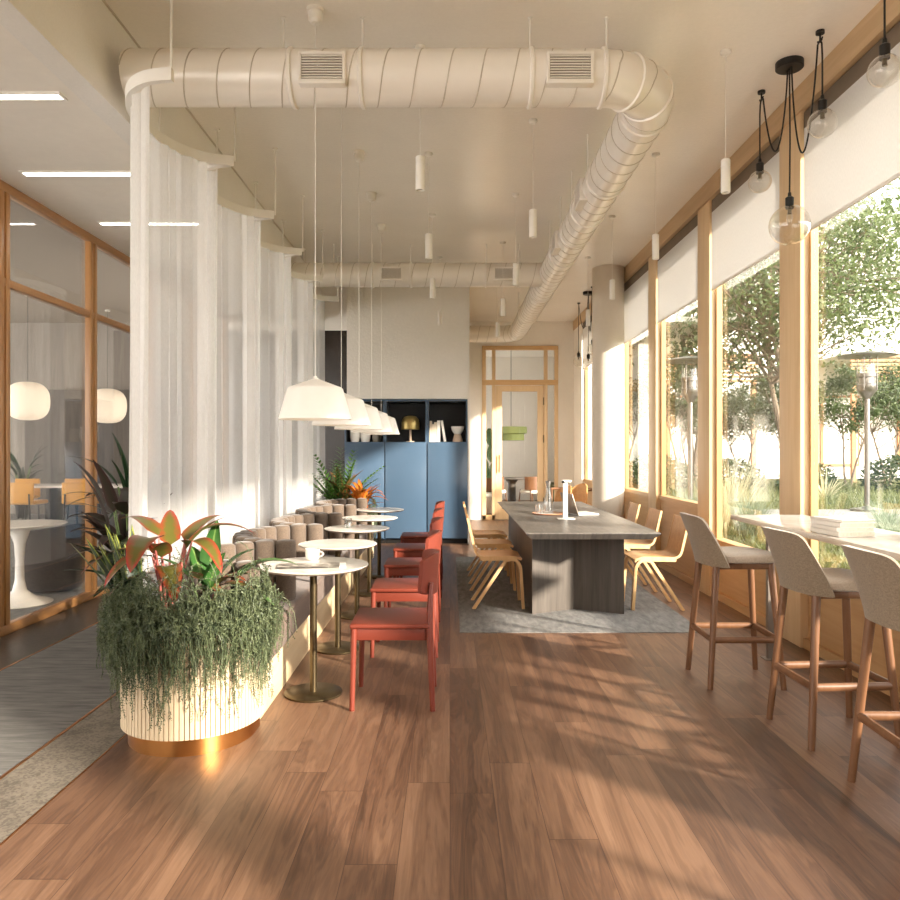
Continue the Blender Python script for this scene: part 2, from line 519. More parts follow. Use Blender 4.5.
M['page'] = plain('page_edges', srgb(230, 222, 206), .8, 0, .3, .1, 90)
M['soil'] = plain('soil', srgb(52, 40, 32), .95, 0, .2, .3, 40, .6, 60, .02)
M['rosemary'] = foliage('rosemary_green', srgb(46, 58, 40), srgb(118, 128, 92), .15, 22)
M['aglao'] = leafmat('red_edged_leaf', srgb(146, 38, 34), srgb(84, 82, 34), None, .3, .08, .5)
M['stempink'] = plain('pink_stem', srgb(170, 92, 84), .5)
M['snake'] = leafmat('yellow_edged_leaf', srgb(168, 176, 74), srgb(46, 66, 44), None, .4, .15, .12)
M['calathea'] = leafmat('striped_green_leaf', srgb(66, 104, 50), srgb(58, 96, 46), srgb(128, 152, 96), .35, .25, .4, True)
M['spath'] = leafmat('glossy_green_leaf', srgb(44, 80, 38), srgb(62, 104, 48), srgb(120, 150, 84), .28, .25, .4)
M['cordy'] = leafmat('dark_purple_leaf', srgb(62, 30, 34), srgb(42, 40, 30), None, .35, .2, .5)
M['darkleaf'] = leafmat('dark_green_leaf', srgb(36, 60, 36), srgb(30, 50, 30), srgb(56, 84, 50), .35, .2, .5)
M['palm'] = leafmat('bright_palm_leaf', srgb(96, 140, 56), srgb(84, 128, 50), None, .4, .4, .5)
M['croton'] = leafmat('croton_leaf', srgb(160, 84, 44), srgb(48, 72, 38), None, .4, .25, .35)
M['brom'] = leafmat('orange_leaf', srgb(160, 70, 26), srgb(184, 112, 40), None, .4, .2, .5)
M['stem'] = plain('green_stem', srgb(92, 112, 62), .6)
M['mustard'] = fabric('mustard_leather', srgb(196, 138, 52), srgb(214, 156, 68), .55, 120, .1)
M['pouf'] = fabric('dark_pouf_fabric', srgb(50, 43, 39), srgb(70, 61, 55), .9, 120, .4)
M['poufblue'] = fabric('slate_blue_fabric', srgb(56, 64, 78), srgb(78, 86, 100), .9, 120, .4)
M['lantern'] = None
M['greywall'] = wood('grey_panelling', srgb(112, 104, 96), srgb(148, 140, 130), 'z', .7, .8)
M['greywalldark'] = wood('dark_grey_panelling', srgb(78, 72, 66), srgb(106, 98, 90), 'z', .75, .8)
M['greendrum'] = cloth('green_shade', (.36, .42, .17, 1), .1, .4)
M['chairbrown'] = wood('brown_chair_wood', srgb(92, 60, 38), srgb(128, 88, 58), 'z', .45)
M['cushionw'] = fabric('white_cushion', srgb(222, 214, 200), srgb(240, 234, 224), .9, 160, .2)
M['cactus'] = foliage('cactus_green', srgb(58, 88, 52), srgb(88, 120, 74), 0, 12)
M['bark'] = plain('grey_bark', srgb(126, 112, 96), .9, 0, .2, .25, 14, .5, 30, .02)
M['leaves'] = foliage('tree_leaf', srgb(60, 76, 42), srgb(112, 126, 78), .4, 2.0)
M['leaves2'] = foliage('small_tree_leaf', srgb(62, 76, 48), srgb(110, 124, 82), .4, 3.0)
M['grass'] = foliage('meadow_grass', srgb(84, 94, 54), srgb(132, 136, 88), .4, 1.2)
M['fescue'] = foliage('blue_grass', srgb(98, 116, 96), srgb(150, 164, 136), .4, 3)
M['pampas'] = foliage('pale_feather_grass', srgb(166, 162, 126), srgb(200, 194, 162), .4, 3)
M['shrub'] = foliage('shrub_green', srgb(50, 64, 38), srgb(86, 98, 60), .3, 4)
M['ground'] = plain('garden_soil', srgb(96, 94, 62), .95, 0, .2, .3, 3)
M['path'] = stone_strip('pale_paving', srgb(112, 110, 105), srgb(134, 131, 126), 6, .8)
M['steel'] = plain('stainless_steel', srgb(128, 124, 118), .3, 1)
M['facade'] = plaster('white_facade', srgb(214, 210, 202), .8, 10, .1)
M['redwood'] = wood('pergola_wood', srgb(160, 112, 74), srgb(188, 140, 98), 'x', .6)
M['tabletpillar'] = plain('white_plastic', srgb(238, 234, 226), .35)
M['laptop'] = plain('grey_aluminium', srgb(170, 156, 142), .35, .6)
M['copper'] = plain('copper_tray', srgb(190, 128, 92), .4, .3)
M['print'] = None
def print_mat():
    t = NT('magazine_print'); v = t.coord('Object', (1, 1, 1))
    vo = t.n('ShaderNodeTexVoronoi', distance='CHEBYCHEV'); vo.inputs['Scale'].default_value = 14; t.l(v, vo.inputs['Vector'])
    f = t.noise(v, 30, 4)
    g = t.math('ADD', t.math('MULTIPLY', vo.outputs['Distance'], .6), t.math('MULTIPLY', f, .5))
    cc = t.ramp(g, [(.25, srgb(60, 56, 52)), (.5, srgb(140, 132, 122)), (.7, srgb(216, 210, 200))])
    t.principled(cc, .5)
    return t.m
M['print'] = print_mat()
def lantern_mat():
    t = NT('paper_lantern')
    p = t.principled(srgb(240, 226, 204), .7)
    p.inputs['Emission Color'].default_value = (1, .84, .66, 1); p.inputs['Emission Strength'].default_value = .25
    return t.m
M['lantern'] = lantern_mat()
ORD = ['nearest the camera', 'second from the camera', 'third from the camera', 'fourth from the camera', 'farthest from the camera']
# ------------------------------------------------------------------ the shell
CZ = 3.97          # main ceiling
LZ = 3.42          # lower ceiling on the corridor side
XW = 2.48          # room face of the window wall
XG = 2.565          # glass plane
XB = -1.985        # beam face
XP = -3.40         # glazed partition
struct('floor', G().box(-1.593, 2.75, -3, 15, -.1, 0).box(.1, 6.2, 15, 21.2, -.1, 0), M['floor'], None, 'warm brown wood plank floor of the room')
struct('floor_terrazzo', G().box(-1.91, -1.593, -3, 11.6, -.1, 0), M['terrazzo'], None, 'speckled terrazzo strip beside the wood floor')
struct('trim_1', G().box(-1.925, -1.91, -3, 11.6, -.1, .002).box(-2.865, -2.85, -3, 11.6, -.1, .002).box(-1.598, -1.59, -3, 11.6, -.1, .0015), M['brass'], None, 'thin brass strips between the corridor floor finishes')
struct('floor_corridor', G().box(-2.85, -1.925, -3, 11.6, -.1, 0), M['carpet'], None, 'grey corridor floor left of the brass strip')
struct('floor_edge', G().box(-3.36, -2.865, -3, 11.6, -.1, 0), M['darkstone'], None, 'dark polished floor band at the glazed partition')
struct('floor_lounge', G().box(-14, -3.36, -1, 18, -.1, 0), M['rug'], None, 'grey floor of the room behind the partition')
struct('ceiling', G().box(XB, 2.9, -3, 15.2, CZ, CZ+.12), M['ceiling'], None, 'cream plaster ceiling above the tables')
struct('ceiling_low', G().box(XP-.12, -2.13, -3, 11.7, LZ, LZ+.6), M['ceiling_low'], None, 'lower plaster ceiling above the corridor')
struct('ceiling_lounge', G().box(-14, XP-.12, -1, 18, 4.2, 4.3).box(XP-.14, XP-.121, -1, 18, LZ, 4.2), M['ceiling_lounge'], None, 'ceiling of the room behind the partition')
struct('beam', G().box(-2.13, XB, -3, 15.0, LZ, CZ+.1), M['beam'], None, 'pale concrete beam between the two ceilings')
struct('trim_2', G().box(XB-.001, XB+.012, -3, 11.2, CZ-.007, CZ+.02), M['ductseam'], None, 'thin strip coloured as the shadow line between beam and ceiling')  # solid strip whose colour imitates the shade of a gap
# back wall with the cabinet recess
struct('wall_back', G().box(-1.54, .27, 11.2, 15.0, 2.165, CZ).box(-1.58, .27, 11.75, 15.0, 0, 2.165).box(.265, .29, 11.2, 15.0, 0, CZ), M['wallgrey'], None, 'taupe plaster wall above the blue cabinets')
struct('wall_hall', G().box(XP-.05, -1.583, 11.62, 11.75, 0, 3.25), M['darkglass'], None, 'dark brown panelled wall behind the far planter')
struct('wall_bulkhead', G().box(XP-.05, -1.54, 11.6, 11.76, 3.25, CZ), M['wall'], None, 'pale bulkhead above the dark hall wall')
# end wall with the glazed door
DX0, DX1, DZ = .64, 2.16, 3.48
struct('wall_end', G().box(.28, DX0, 15, 15.2, 0, CZ).box(DX1, 2.9, 15, 15.2, 0, CZ).box(DX0, DX1, 15, 15.2, DZ, CZ), M['wall'], None, 'white plaster end wall around the oak door')
d = sempty('door_1', 'oak framed glass door with sidelights and transom in the end wall', (1.4, 15.05, 0))
yy0, yy1 = 14.97, 15.07
g = G()
for x0, x1 in ((DX0, .72), (.84, .91), (1.88, 1.95), (2.09, DX1)): g.box(x0, x1, yy0, yy1, 0, DZ, .006)
struct('door_frame', g, M['oak'], d, world=True)
g = G().box(DX0, DX1, yy0-.005, yy1, DZ-.08, DZ, .006).box(DX0, DX1, yy0-.005, yy1, 2.70, 2.80, .006).box(DX0, .9, yy0, yy1, 0, .1, .004).box(1.9, DX1, yy0, yy1, 0, .1, .004)
struct('door_frame_rail', g, M['oakx'], d, world=True)
g = G().box(.915, 1.04, 15.0, 15.05, .01, 2.69, .004).box(1.75, 1.875, 15.0, 15.05, .01, 2.69, .004).box(1.04, 1.75, 15.0, 15.05, .01, .22, .004).box(1.04, 1.75, 15.0, 15.05, 2.57, 2.69, .004)
struct('door_panel', g, M['oak'], d, world=True)
struct('door_glass', G().box(.72, .84, 15.02, 15.026, .1, 2.7).box(1.95, 2.09, 15.02, 15.026, .1, 2.7).box(1.04, 1.75, 15.02, 15.026, .22, 2.57).box(.72, .84, 15.02, 15.026, 2.8, 3.4).box(.91, 1.88, 15.02, 15.026, 2.8, 3.4).box(1.95, 2.09, 15.02, 15.026, 2.8, 3.4), M['glass'], d, world=True)
struct('door_handle', G().cyl((.98, 14.955, .95), (.98, 14.955, 1.30), .012).cyl((.98, 15.0, 1.0), (.98, 14.95, 1.0), .008).cyl((.98, 15.0, 1.25), (.98, 14.95, 1.25), .008), M['bronze'], d, world=True)
struct('door_hinge', G().cyl((1.872, 14.985, 1.55), (1.872, 14.985, 1.7), .012).cyl((1.872, 14.985, 2.3), (1.872, 14.985, 2.45), .012).cyl((1.872, 14.985, .3), (1.872, 14.985, .45), .012), M['bronze'], d, world=True)
# room beyond the door
struct('wall_far', G().box(-.6, 6.2, 21, 21.2, 0, 4.0).box(-.6, -.45, 15.2, 21, 0, 4.0), M['wall'], None, 'white walls of the room beyond the door')
struct('ceiling_far', G().box(-.6, 6.2, 15.2, 21.2, 4.0, 4.1), M['ceiling_low'], None, 'ceiling of the room beyond the door')
struct('column', G().cyl((2.24, 10.62, 0), (2.24, 10.62, CZ), .222, n=48), M['column'], None, 'round pale concrete column beside the windows', smooth=True)
struct('rug', G().box(.075, 1.95, 5.74, 9.8, 0, .005), M['rug'], None, 'flat grey rug under the dark table')

# ------------------------------------------------------------------ window wall
PW = .34
posts = [5.48 + 1.865*k for k in range(-5, 5)]          # centres; 12.94 is the last
n_trim = 3
for k, y in enumerate(posts):
    struct('trim_%d' % n_trim, G().box(XW, 2.60, y-PW/2, y+PW/2, 0, 3.80, .004), M['oak'], None, 'broad oak post between two windows of the window wall', smooth=True)
    n_trim += 1
struct('trim_%d' % n_trim, G().box(XW-.02, 2.8, -3, 15.0, 3.79, CZ), M['fascia'], None, 'oak fascia band under the ceiling along the windows'); n_trim += 1
struct('wall_right', G().box(XW, 2.8, 14.12, 15.0, 0, 3.79), M['wall'], None, 'white wall piece between last window and end wall')
struct('wall_rear', G().box(-3.5, 2.8, -3.2, -3.0, 0, CZ), M['wall'], None, 'plain wall behind the camera')
struct('wall_outer', G().box(2.62, 2.8, -3, 15.2, 3.60, CZ+.3), M['facade'], None, 'outer lintel above the windows')
struct('baseboard_right', G().box(XW+.02, XW+.06, -3, 14.1, 0, .07), M['oaky'], None, 'oak baseboard along the window wall')
bays = []
ys = [p for p in posts]
for k in range(len(ys)-1): bays.append((ys[k]+PW/2, ys[k+1]-PW/2))
bays.append((ys[-1]+PW/2, 14.12))
wn = 1
for k, (y0, y1) in enumerate(bays):
    yc = (y0+y1)/2
    sill = .56 if yc < 7.0 else .855
    w = sempty('window_%d' % wn, 'tall oak framed window pane, bay %d of the window wall' % wn, (XG, yc, 0)); wn += 1
    struct('window_panel', G().box(2.535, 2.60, y0, y1, 0, sill-.05), M['oaky'], w, world=True)
    g = G().box(2.51, 2.62, y0, y1, sill-.05, sill, .004).box(2.54, 2.60, y0, y1, 3.58, 3.62, .004)
    struct('window_sill', g, M['oaky'], w, world=True)
    struct('window_frame', G().box(2.54, 2.595, y0, y0+.03, sill, 3.6, .003).box(2.54, 2.595, y1-.03, y1, sill, 3.6, .003), M['frameoak'], w, world=True)
    struct('window_glass', G().box(XG, XG+.006, y0+.03, y1-.03, sill, 3.58), M['glass'], w, world=True)
    where = {0: 'far behind the camera', 1: 'behind the camera', 2: 'beside the camera', 3: 'at the third stool', 4: 'behind the globe lamps, largest in view',
             5: 'left of the post with the globe lamps', 6: 'above the bentwood chairs', 7: 'right beside the round column', 8: 'hidden behind the round column', 9: 'at the last window beside the end wall'}[k]
    b = thing('roller_blind', 'pale roller blind pulled a third down, ' + where, 'blind', (2.52, yc, 2.92), 0, 'roller blinds on the window wall')
    obj('cassette', G().box(2.495, 2.56, y0+.015, y1-.015, 3.66, 3.785, .01), M['cassette'], b, world=True)
    obj('fabric', G().box(2.497, 2.50, y0+.02, y1-.02, 2.94, 3.67), M['blind'], b, world=True)
    obj('bottom_bar', G().box(2.491, 2.506, y0+.02, y1-.02, 2.918, 2.942, .003), M['whitemetal'], b, world=True)

# ------------------------------------------------------------------ glazed partition on the left
pl = [1.83 + 1.31*k for k in range(-1, 8)]
pt = sempty('partition', 'wood framed glass partition along the corridor', (XP, 6, 0))
g = G()
for y in (1.43, 2.84, 4.25, 5.66, 7.07, 8.48, 9.89, 11.3):
    g.box(XP-.01, XP+.045, y-.065, y-.012, 0, LZ, .004).box(XP-.01, XP+.045, y+.012, y+.065, 0, LZ, .004).box(XP-.005, XP+.03, y-.012, y+.012, 0, LZ)
struct('partition_post', g, M['copperwood'], pt, world=True, smooth=True)
g = G().box(XP-.012, XP+.047, -2, 11.6, LZ-.07, LZ, .004).box(XP-.01, XP+.04, -2, 11.6, 2.64, 2.70, .004).box(XP-.012, XP+.047, -2, 11.6, 0, .075, .004)
struct('partition_rail', g, M['copperwoody'], pt, world=True, smooth=True)
struct('partition_glass', G().box(XP-.004, XP+.004, -2, 11.6, .08, 2.64).box(XP-.004, XP+.004, -2, 11.6, 2.7, LZ-.08), M['pglass'], pt, world=True)
struct('wall_lounge', G().box(-14, XP-.05, 16.5, 16.7, 0, 4.25), M['greywall'], None, 'grey wood panelled walls of the room behind the partition')
struct('trim_lounge', G().box(-9.3, -7.0, 16.40, 16.5, .0, 2.72).box(-6.9, -4.6, 16.42, 16.5, 0, 2.72), M['greywalldark'], None, 'darker panels on the grey panelled wall')

# ------------------------------------------------------------------ ceiling lights of the corridor
lw = ['nearest, cut by the picture edge', 'second along the corridor', 'third along the corridor', 'fourth along the corridor', 'fifth along the corridor']
for k in range(3):
    y = 4.27 + 1.2*k
    t = thing('ceiling_light', 'slim recessed white linear light in the corridor ceiling, ' + lw[k], 'ceiling light', (-2.66, y, LZ-.02), 0, 'linear lights in the corridor ceiling')
    obj('housing', G().box(-3.12, -2.20, y-.045, y-.03, LZ-.012, LZ+.0).box(-3.12, -2.20, y+.03, y+.045, LZ-.012, LZ).box(-3.12, -3.105, y-.03, y+.03, LZ-.012, LZ).box(-2.215, -2.2, y-.03, y+.03, LZ-.012, LZ), M['whitemetal'], t, world=True)
    obj('diffuser', G().box(-3.105, -2.215, y-.03, y+.03, LZ-.008, LZ-.002), M['linear'], t, world=True)

# ------------------------------------------------------------------ ventilation duct
duct = thing('ventilation_duct', 'big pale spiral ventilation duct hung below the cream ceiling', 'duct', (1.27, 4.46, 3.61))
def duct_path():
    P = [(-1.90 + i*(.87+1.90)/40, 4.46, 3.61) for i in range(41)]
    r = .40
    for i in range(1, 15):
        a = PI/2*i/14
        P.append((.87 + r*math.sin(a), 4.46 + r*(1-math.cos(a)), 3.61))
    P += [(1.27, 4.86 + i*(13.9-4.86)/80, 3.61) for i in range(1, 81)]
    for i in range(1, 13):
        a = PI/2*i/12
        P.append((1.27 - r*(1-math.cos(a)), 13.9 + r*math.sin(a), 3.61))
    P += [(.87 - i*.06, 14.3, 3.61) for i in range(1, 10)]
    return [Vector(p) for p in P]
DP = duct_path()
def densify(P, st):
    out = [P[0]]
    for a, b in zip(P, P[1:]):
        L = (b-a).length; n = max(1, int(L/st))
        for i in range(1, n+1): out.append(a.lerp(b, i/n))
    return out
def helix(P, r, pitch, th, phase=0):
    D = densify(P, .006); g = G(); pts = []; s = 0
    for i, p in enumerate(D):
        if i: s += (p-D[i-1]).length
        t = (D[min(i+1, len(D)-1)] - D[max(i-1, 0)]).normalized()
        sd = t.cross(Vector((0,0,1))).normalized(); up = sd.cross(t)
        a = 2*PI*s/pitch + phase
        # interpolate finer around
        pts.append(p + (sd*math.cos(a) + up*math.sin(a))*r)
    return g.tube(pts, th, 4)
obj('pipe', G().tube(DP, .157, 40), M['duct'], duct, world=True)
obj('spiral_seam', helix(DP, .157, .19, .0045), M['ductseam'], duct, world=True)
BP = [Vector((XB, 9.47, 3.61)), Vector((1.15, 9.47, 3.61))]
obj('branch_pipe', G().tube(densify(BP, .1), .15, 36), M['duct'], duct, world=True)
obj('branch_seam', helix(BP, .15, .19, .004), M['ductseam'], duct, world=True)
def ring(p, ax, r, w, th):
    p = Vector(p); ax = Vector(ax).normalized()
    return G().tube([p-ax*w, p-ax*w*.6, p+ax*w*.6, p+ax*w], [r+th*.8, r+th*2, r+th*2, r+th*.8], 44)
for x in (-.93, -.52, .476, .90): obj('flange', ring((x, 4.46, 3.61), (1, 0, 0), .157, .014, .006), M['duct'], duct, world=True)
for y in (4.9, 6.1, 6.9, 7.6, 8.4, 10.4, 12.2, 13.7): obj('flange', ring((1.27, y, 3.61), (0, 1, 0), .157, .014, .006), M['duct'], duct, world=True)
for x in (-.97, -.49, .45, .86): obj('flange', ring((x, 9.47, 3.61), (1, 0, 0), .15, .012, .006), M['duct'], duct, world=True)
obj('flange', ring((1.27-.4*(1-math.cos(.78)), 0, 0) and (.87+.4*math.sin(.5), 4.46+.4*(1-math.cos(.5)), 3.61), (math.cos(.5), math.sin(.5), 0), .157, .010, .006), M['duct'], duct, world=True)
obj('flange', ring((.87+.4*math.sin(1.05), 4.46+.4*(1-math.cos(1.05)), 3.61), (math.cos(1.05), math.sin(1.05), 0), .157, .010, .006), M['duct'], duct, world=True)
for x, y in ((-.99, 4.46), (-.52, 4.46), (.476, 4.46), (.93, 4.46)):
    obj('hanger_rod', G().cyl((x, y, 3.76), (x, y, CZ), .006, n=8).cyl((x, y, CZ-.008), (x, y, CZ), .014, n=10), M['whitemetal'], duct, world=True)
for x, y, r in ((-1.45, 9.47, .15), (-.97, 9.47, .15), (-.49, 9.47, .15), (.45, 9.47, .15), (.86, 9.47, .15)):
    obj('hanger_rod', G().cyl((x, y-.12, 3.66), (x, y-.12, CZ), .006, n=8), M['whitemetal'], duct, world=True)
for y in (4.95, 6.1, 6.9, 7.6, 8.4, 10.4, 12.2):
    obj('hanger_rod', G().cyl((1.27-.15, y, 3.66), (1.27-.15, y, CZ), .006, n=8), M['whitemetal'], duct, world=True)
def grille(cx, cy, w, h, r, ax):
    """frame, dark void and slats; ax = 'y' faces the camera, 'x' faces left"""
    f = G(); s = G(); v = G()
    def bx(g, a0, a1, d0, d1, z0, z1, b=0):
        if ax == 'y': g.box(cx+a0, cx+a1, cy-d1, cy-d0, z0, z1, b)
        else: g.box(cx-d1, cx-d0, cy+a0, cy+a1, z0, z1, b)
    z = 3.592; d0, d1 = r-.11, r+.014
    bx(f, -w/2, w/2, d0, d1, z+h/2-.018, z+h/2, .003); bx(f, -w/2, w/2, d0, d1, z-h/2, z-h/2+.026, .003)
    bx(f, -w/2, -w/2+.018, d0, d1, z-h/2+.02, z+h/2-.01, .003); bx(f, w/2-.018, w/2, d0, d1, z-h/2+.02, z+h/2-.01, .003)
    bx(v, -w/2+.016, w/2-.016, r-.03, r+.002, z-h/2+.024, z+h/2-.016)
    d0 = r-.064
    n = 9
    for i in range(n):
        zz = z-h/2+.036 + (h-.062)*i/(n-1)
        bx(s, -w/2+.02, w/2-.02, d0+.066, d1-.004, zz-.0032, zz+.0032)
    fr = obj('grille', f, M['duct'], duct, world=True)
    vo = obj('grille_recess', v, M['cassette'], None); vo.parent = fr; vo.location = -duct.location
    so = obj('grille_slat', s, M['duct'], None); so.parent = fr; so.location = -duct.location
grille(-.735, 4.46, .27, .185, .157, 'y'); grille(.69, 4.46, .27, .185, .157, 'y')
grille(-.73, 9.47, .27, .17, .15, 'y'); grille(.68, 9.47, .27, .17, .15, 'y')
grille(1.27, 6.45, .30, .185, .166, 'x'); grille(1.27, 7.95, .30, .185, .166, 'x')

# ------------------------------------------------------------------ curtain rail and curtains
TIPY = [4.0 + 1.19*k for k in range(6)]
RZ = 3.40
rail = thing('curtain_rail', 'white scalloped curtain rail hung on rods below the ceiling', 'curtain rail', (-1.48, 6.9, RZ))
def scallop(k, th, inset=0.0):
    yc = (TIPY[k]+TIPY[k+1])/2; b = (TIPY[k+1]-TIPY[k])/2 - inset
    return Vector((-1.48 - (.41-inset)*abs(math.sin(th))**.85, yc - b*math.cos(th)))
pts = []
for k in range(5):
    for i in range(28):
        if k and i == 0: continue
        p = scallop(k, PI*i/27); pts.append((p.x, p.y))
g = G()
sm = []
for i, p in enumerate(pts):                       # soften the cusps a little
    a = pts[max(i-1, 0)]; b = pts[min(i+1, len(pts)-1)]
    sm.append(((a[0]+2*p[0]+b[0])/4, (a[1]+2*p[1]+b[1])/4))
sm[0] = pts[0]; sm[-1] = pts[-1]
obj('rail', g.ribbon(sm, .034, RZ-.034, RZ+.034, 'xy'), M['whitemetal'], rail, world=True)
for k in range(6):
    obj('hanger_rod', G().cyl((-1.49, TIPY[k]+(.01 if k < 5 else -.01), RZ), (-1.49, TIPY[k]+(.01 if k < 5 else -.01), CZ), .007, n=8).cyl((-1.49, TIPY[k]+(.01 if k < 5 else -.01), CZ-.012), (-1.49, TIPY[k]+(.01 if k < 5 else -.01), CZ), .022, n=12), M['whitemetal'], rail, world=True)
for k in range(5):
    p = scallop(k, R(112))
    obj('hanger_rod', G().cyl((p.x, p.y, RZ), (p.x, p.y, CZ), .007, n=8).cyl((p.x, p.y, CZ-.012), (p.x, p.y, CZ), .022, n=12), M['whitemetal'], rail, world=True)
def drape(k, th0, th1, wl, A0, NU, seed):
    import bisect
    q = random.Random(seed); ph = [q.uniform(0, 6) for _ in range(6)]
    base = [scallop(k, th0+(th1-th0)*i/400, .025) for i in range(401)]
    S = [0]
    for a, b in zip(base, base[1:]): S.append(S[-1]+(b-a).length)
    L = S[-1]
    def fn(u, v):
        s = u*L
        i = min(max(bisect.bisect_left(S, s), 1), 400); f = (s-S[i-1])/max(S[i]-S[i-1], 1e-9)
        p = base[i-1].lerp(base[i], f); t = (base[i]-base[i-1]).normalized(); nn = Vector((-t.y, t.x))
        w = s*2*PI/wl + 1.5*math.sin(s*9+ph[0]) + .8*math.sin(s*23+ph[1])
        A = A0*(.5+.5*v)*(.75+.35*math.sin(s*13+ph[2]))
        o = A*math.sin(w) + .008*math.sin(s*31+ph[3]+v*1.5) + .012*v*math.sin(s*5+ph[4])
        p2 = p + nn*o + t*(.45*A*math.sin(2*w))
        if v > .6: p2.x = min(p2.x, -1.585)
        return (p2.x, p2.y, RZ-.036 - v*(RZ-.036-.03))
    return G().surf(fn, NU, 14)
where = ['nearest the camera behind the front planter', 'second along the bench from the camera', 'third along the bench, behind the middle table', 'fourth along the bench from the camera', 'last along the bench beside the far planter']
for k in range(5):
    c = thing('curtain', 'sheer white pleated curtain on the scalloped rail, ' + where[k], 'curtain', (-1.7, (TIPY[k]+TIPY[k+1])/2, .03), 0, 'sheer curtains along the bench')
    obj('gathered_fold', drape(k, R(17), R(78), .105, .034, 260, 30+k), M['curtain'], c, world=True)
    obj('sheer_panel', drape(k, R(76), R(157), .13, .024, 260, 60+k), M['curtainsheer'], c, world=True)

# ------------------------------------------------------------------ bench
bench = thing('banquette_bench', 'long taupe bench with scalloped back of upright padded rolls', 'bench', (-1.25, 6.4, 0))
obj('plinth', G().box(-1.55, -.985, 3.86, 9.05, 0, .25, .003), M['plinth'], bench, world=True)
obj('seat_cushion', G().box(-1.55, -.965, 3.87, 9.05, .25, .44, .025, 3), M['seatdark'], bench, world=True)
obj('outlet', G().box(-.987, -.98, 4.06, 4.12, .10, .20, .002), M['whitemetal'], bench, world=True)
BT = [3.90, 4.82, 5.86, 6.90, 7.94, 8.98]
rolls = []
def rollpt(k, th):
    yc = (BT[k]+BT[k+1])/2; b = (BT[k+1]-BT[k])/2
    return (-1.055 - .40*math.sin(th), yc - b*math.cos(th))
for k in range(5):
    f = [rollpt(k, PI*i/300) for i in range(301)]
    S = [0]
    for a, b in zip(f, f[1:]): S.append(S[-1]+math.dist(a, b))
    n = 11 if k else 10
    for j in range(n + (1 if k == 4 else 0)):
        s = S[-1]*j/n
        i = min(range(301), key=lambda i: abs(S[i]-s))
        rolls.append(f[i])
rp = [(0, .445), (.062, .445), (.065, .46), (.065, .790), (.062, .810), (.053, .819), (.03, .823), (0, .824)]
rp[0] = (1e-5, .445); rp[-1] = (1e-5, .824)
first = None
for x, y in rolls:
    if first is None:
        first = obj('back_roll', G().lathe(rp, 24), M['tuft'], bench); o = first
    else:
        o = first.copy(); C.objects.link(o)
    o.location = (x - bench.location.x, y - bench.location.y, 0)

# ------------------------------------------------------------------ round tables
TY = [4.31, 5.28, 6.33, 7.31, 8.31]
def round_table(r):
    t = thing('cafe_table', '', 'table', (0, 0, 0), 0, 'round marble tables along the bench')
    obj('table_top', G().lathe([(1e-5, .722), (r-.03, .722), (r-.004, .734), (r, .739), (r-.003, .743), (1e-5, .743)], 56), M['marble'], t)
    obj('column', G().cyl((0, 0, .012), (0, 0, .722), .021, n=20), M['bronze'], t)
    obj('base', G().lathe([(1e-5, .001), (.163, .001), (.165, .004), (.165, .012), (.160, .016), (1e-5, .016)], 48), M['bronze'], t)
    obj('top_plate', G().cyl((0, 0, .712), (0, 0, .7215), .09, n=24), M['bronze'], t)
    return t
t0 = round_table(.315); t0.location = (-.785, TY[0], 0)
t0['label'] = 'round marble cafe table nearest the camera with cup and magazine'
t1 = round_table(.275); t1.location = (-.79, TY[1], 0)
t1['label'] = 'empty round marble cafe table, second from the camera'
for k, lab in ((2, 'round marble cafe table in the middle of the row with a small glass'), (3, 'empty round marble cafe table, fourth from the camera'), (4, 'round marble cafe table at the far end near the blue cabinets')):
    dup(t1, (-.785, TY[k], 0), 0, lab)
# cup, saucer-less mug
TT = .743
mug = thing('coffee_cup', 'white coffee cup on the nearest marble table', 'cup', (-.82, 4.47, TT))
obj('cup_body', G().lathe([(1e-5, .001), (.030, .001), (.036, .006), (.042, .03), (.044, .07), (.0415, .07), (.039, .03), (.03, .01), (1e-5, .008)], 32), M['ceramic'], mug)
obj('handle', G().tube([(.04 + .026*math.sin(PI*i/10), 0, .055-.035*i/10) for i in range(11)], .005, 8), M['ceramic'], mug)
mag = thing('magazine', 'open printed magazine lying on the nearest marble table', 'magazine', (-.80, 4.24, TT), R(8))
def mg(u, v):
    x = (u-.5)*.34; return (x, (v-.5)*.16, .004 + .006*abs(math.sin(PI*(u-.5)*1.0))*(1-abs(u-.5)*1.2))
g = G().surf(mg, 20, 6)
b = len(g.v); g.surf(lambda u, v: (mg(u, v)[0], mg(u, v)[1], .001), 20, 6)
obj('printed_pages', g, M['print'], mag)
obj('white_margin', G().box(.174, .21, -.08, .08, .001, .005), M['bookw'], mag)
tum = thing('tumbler', 'small clear glass on the middle marble table', 'glass', (-.86, 6.33, TT))
obj('glass_wall', G().lathe([(1e-5, .001), (.03, .001), (.034, .085), (.0315, .085), (.028, .008), (1e-5, .008)], 24), M['tglass'], tum)
obj('water', G().lathe([(1e-5, .01), (.0272, .01), (.0295, .05), (1e-5, .05)], 24), M['tglass'], tum)
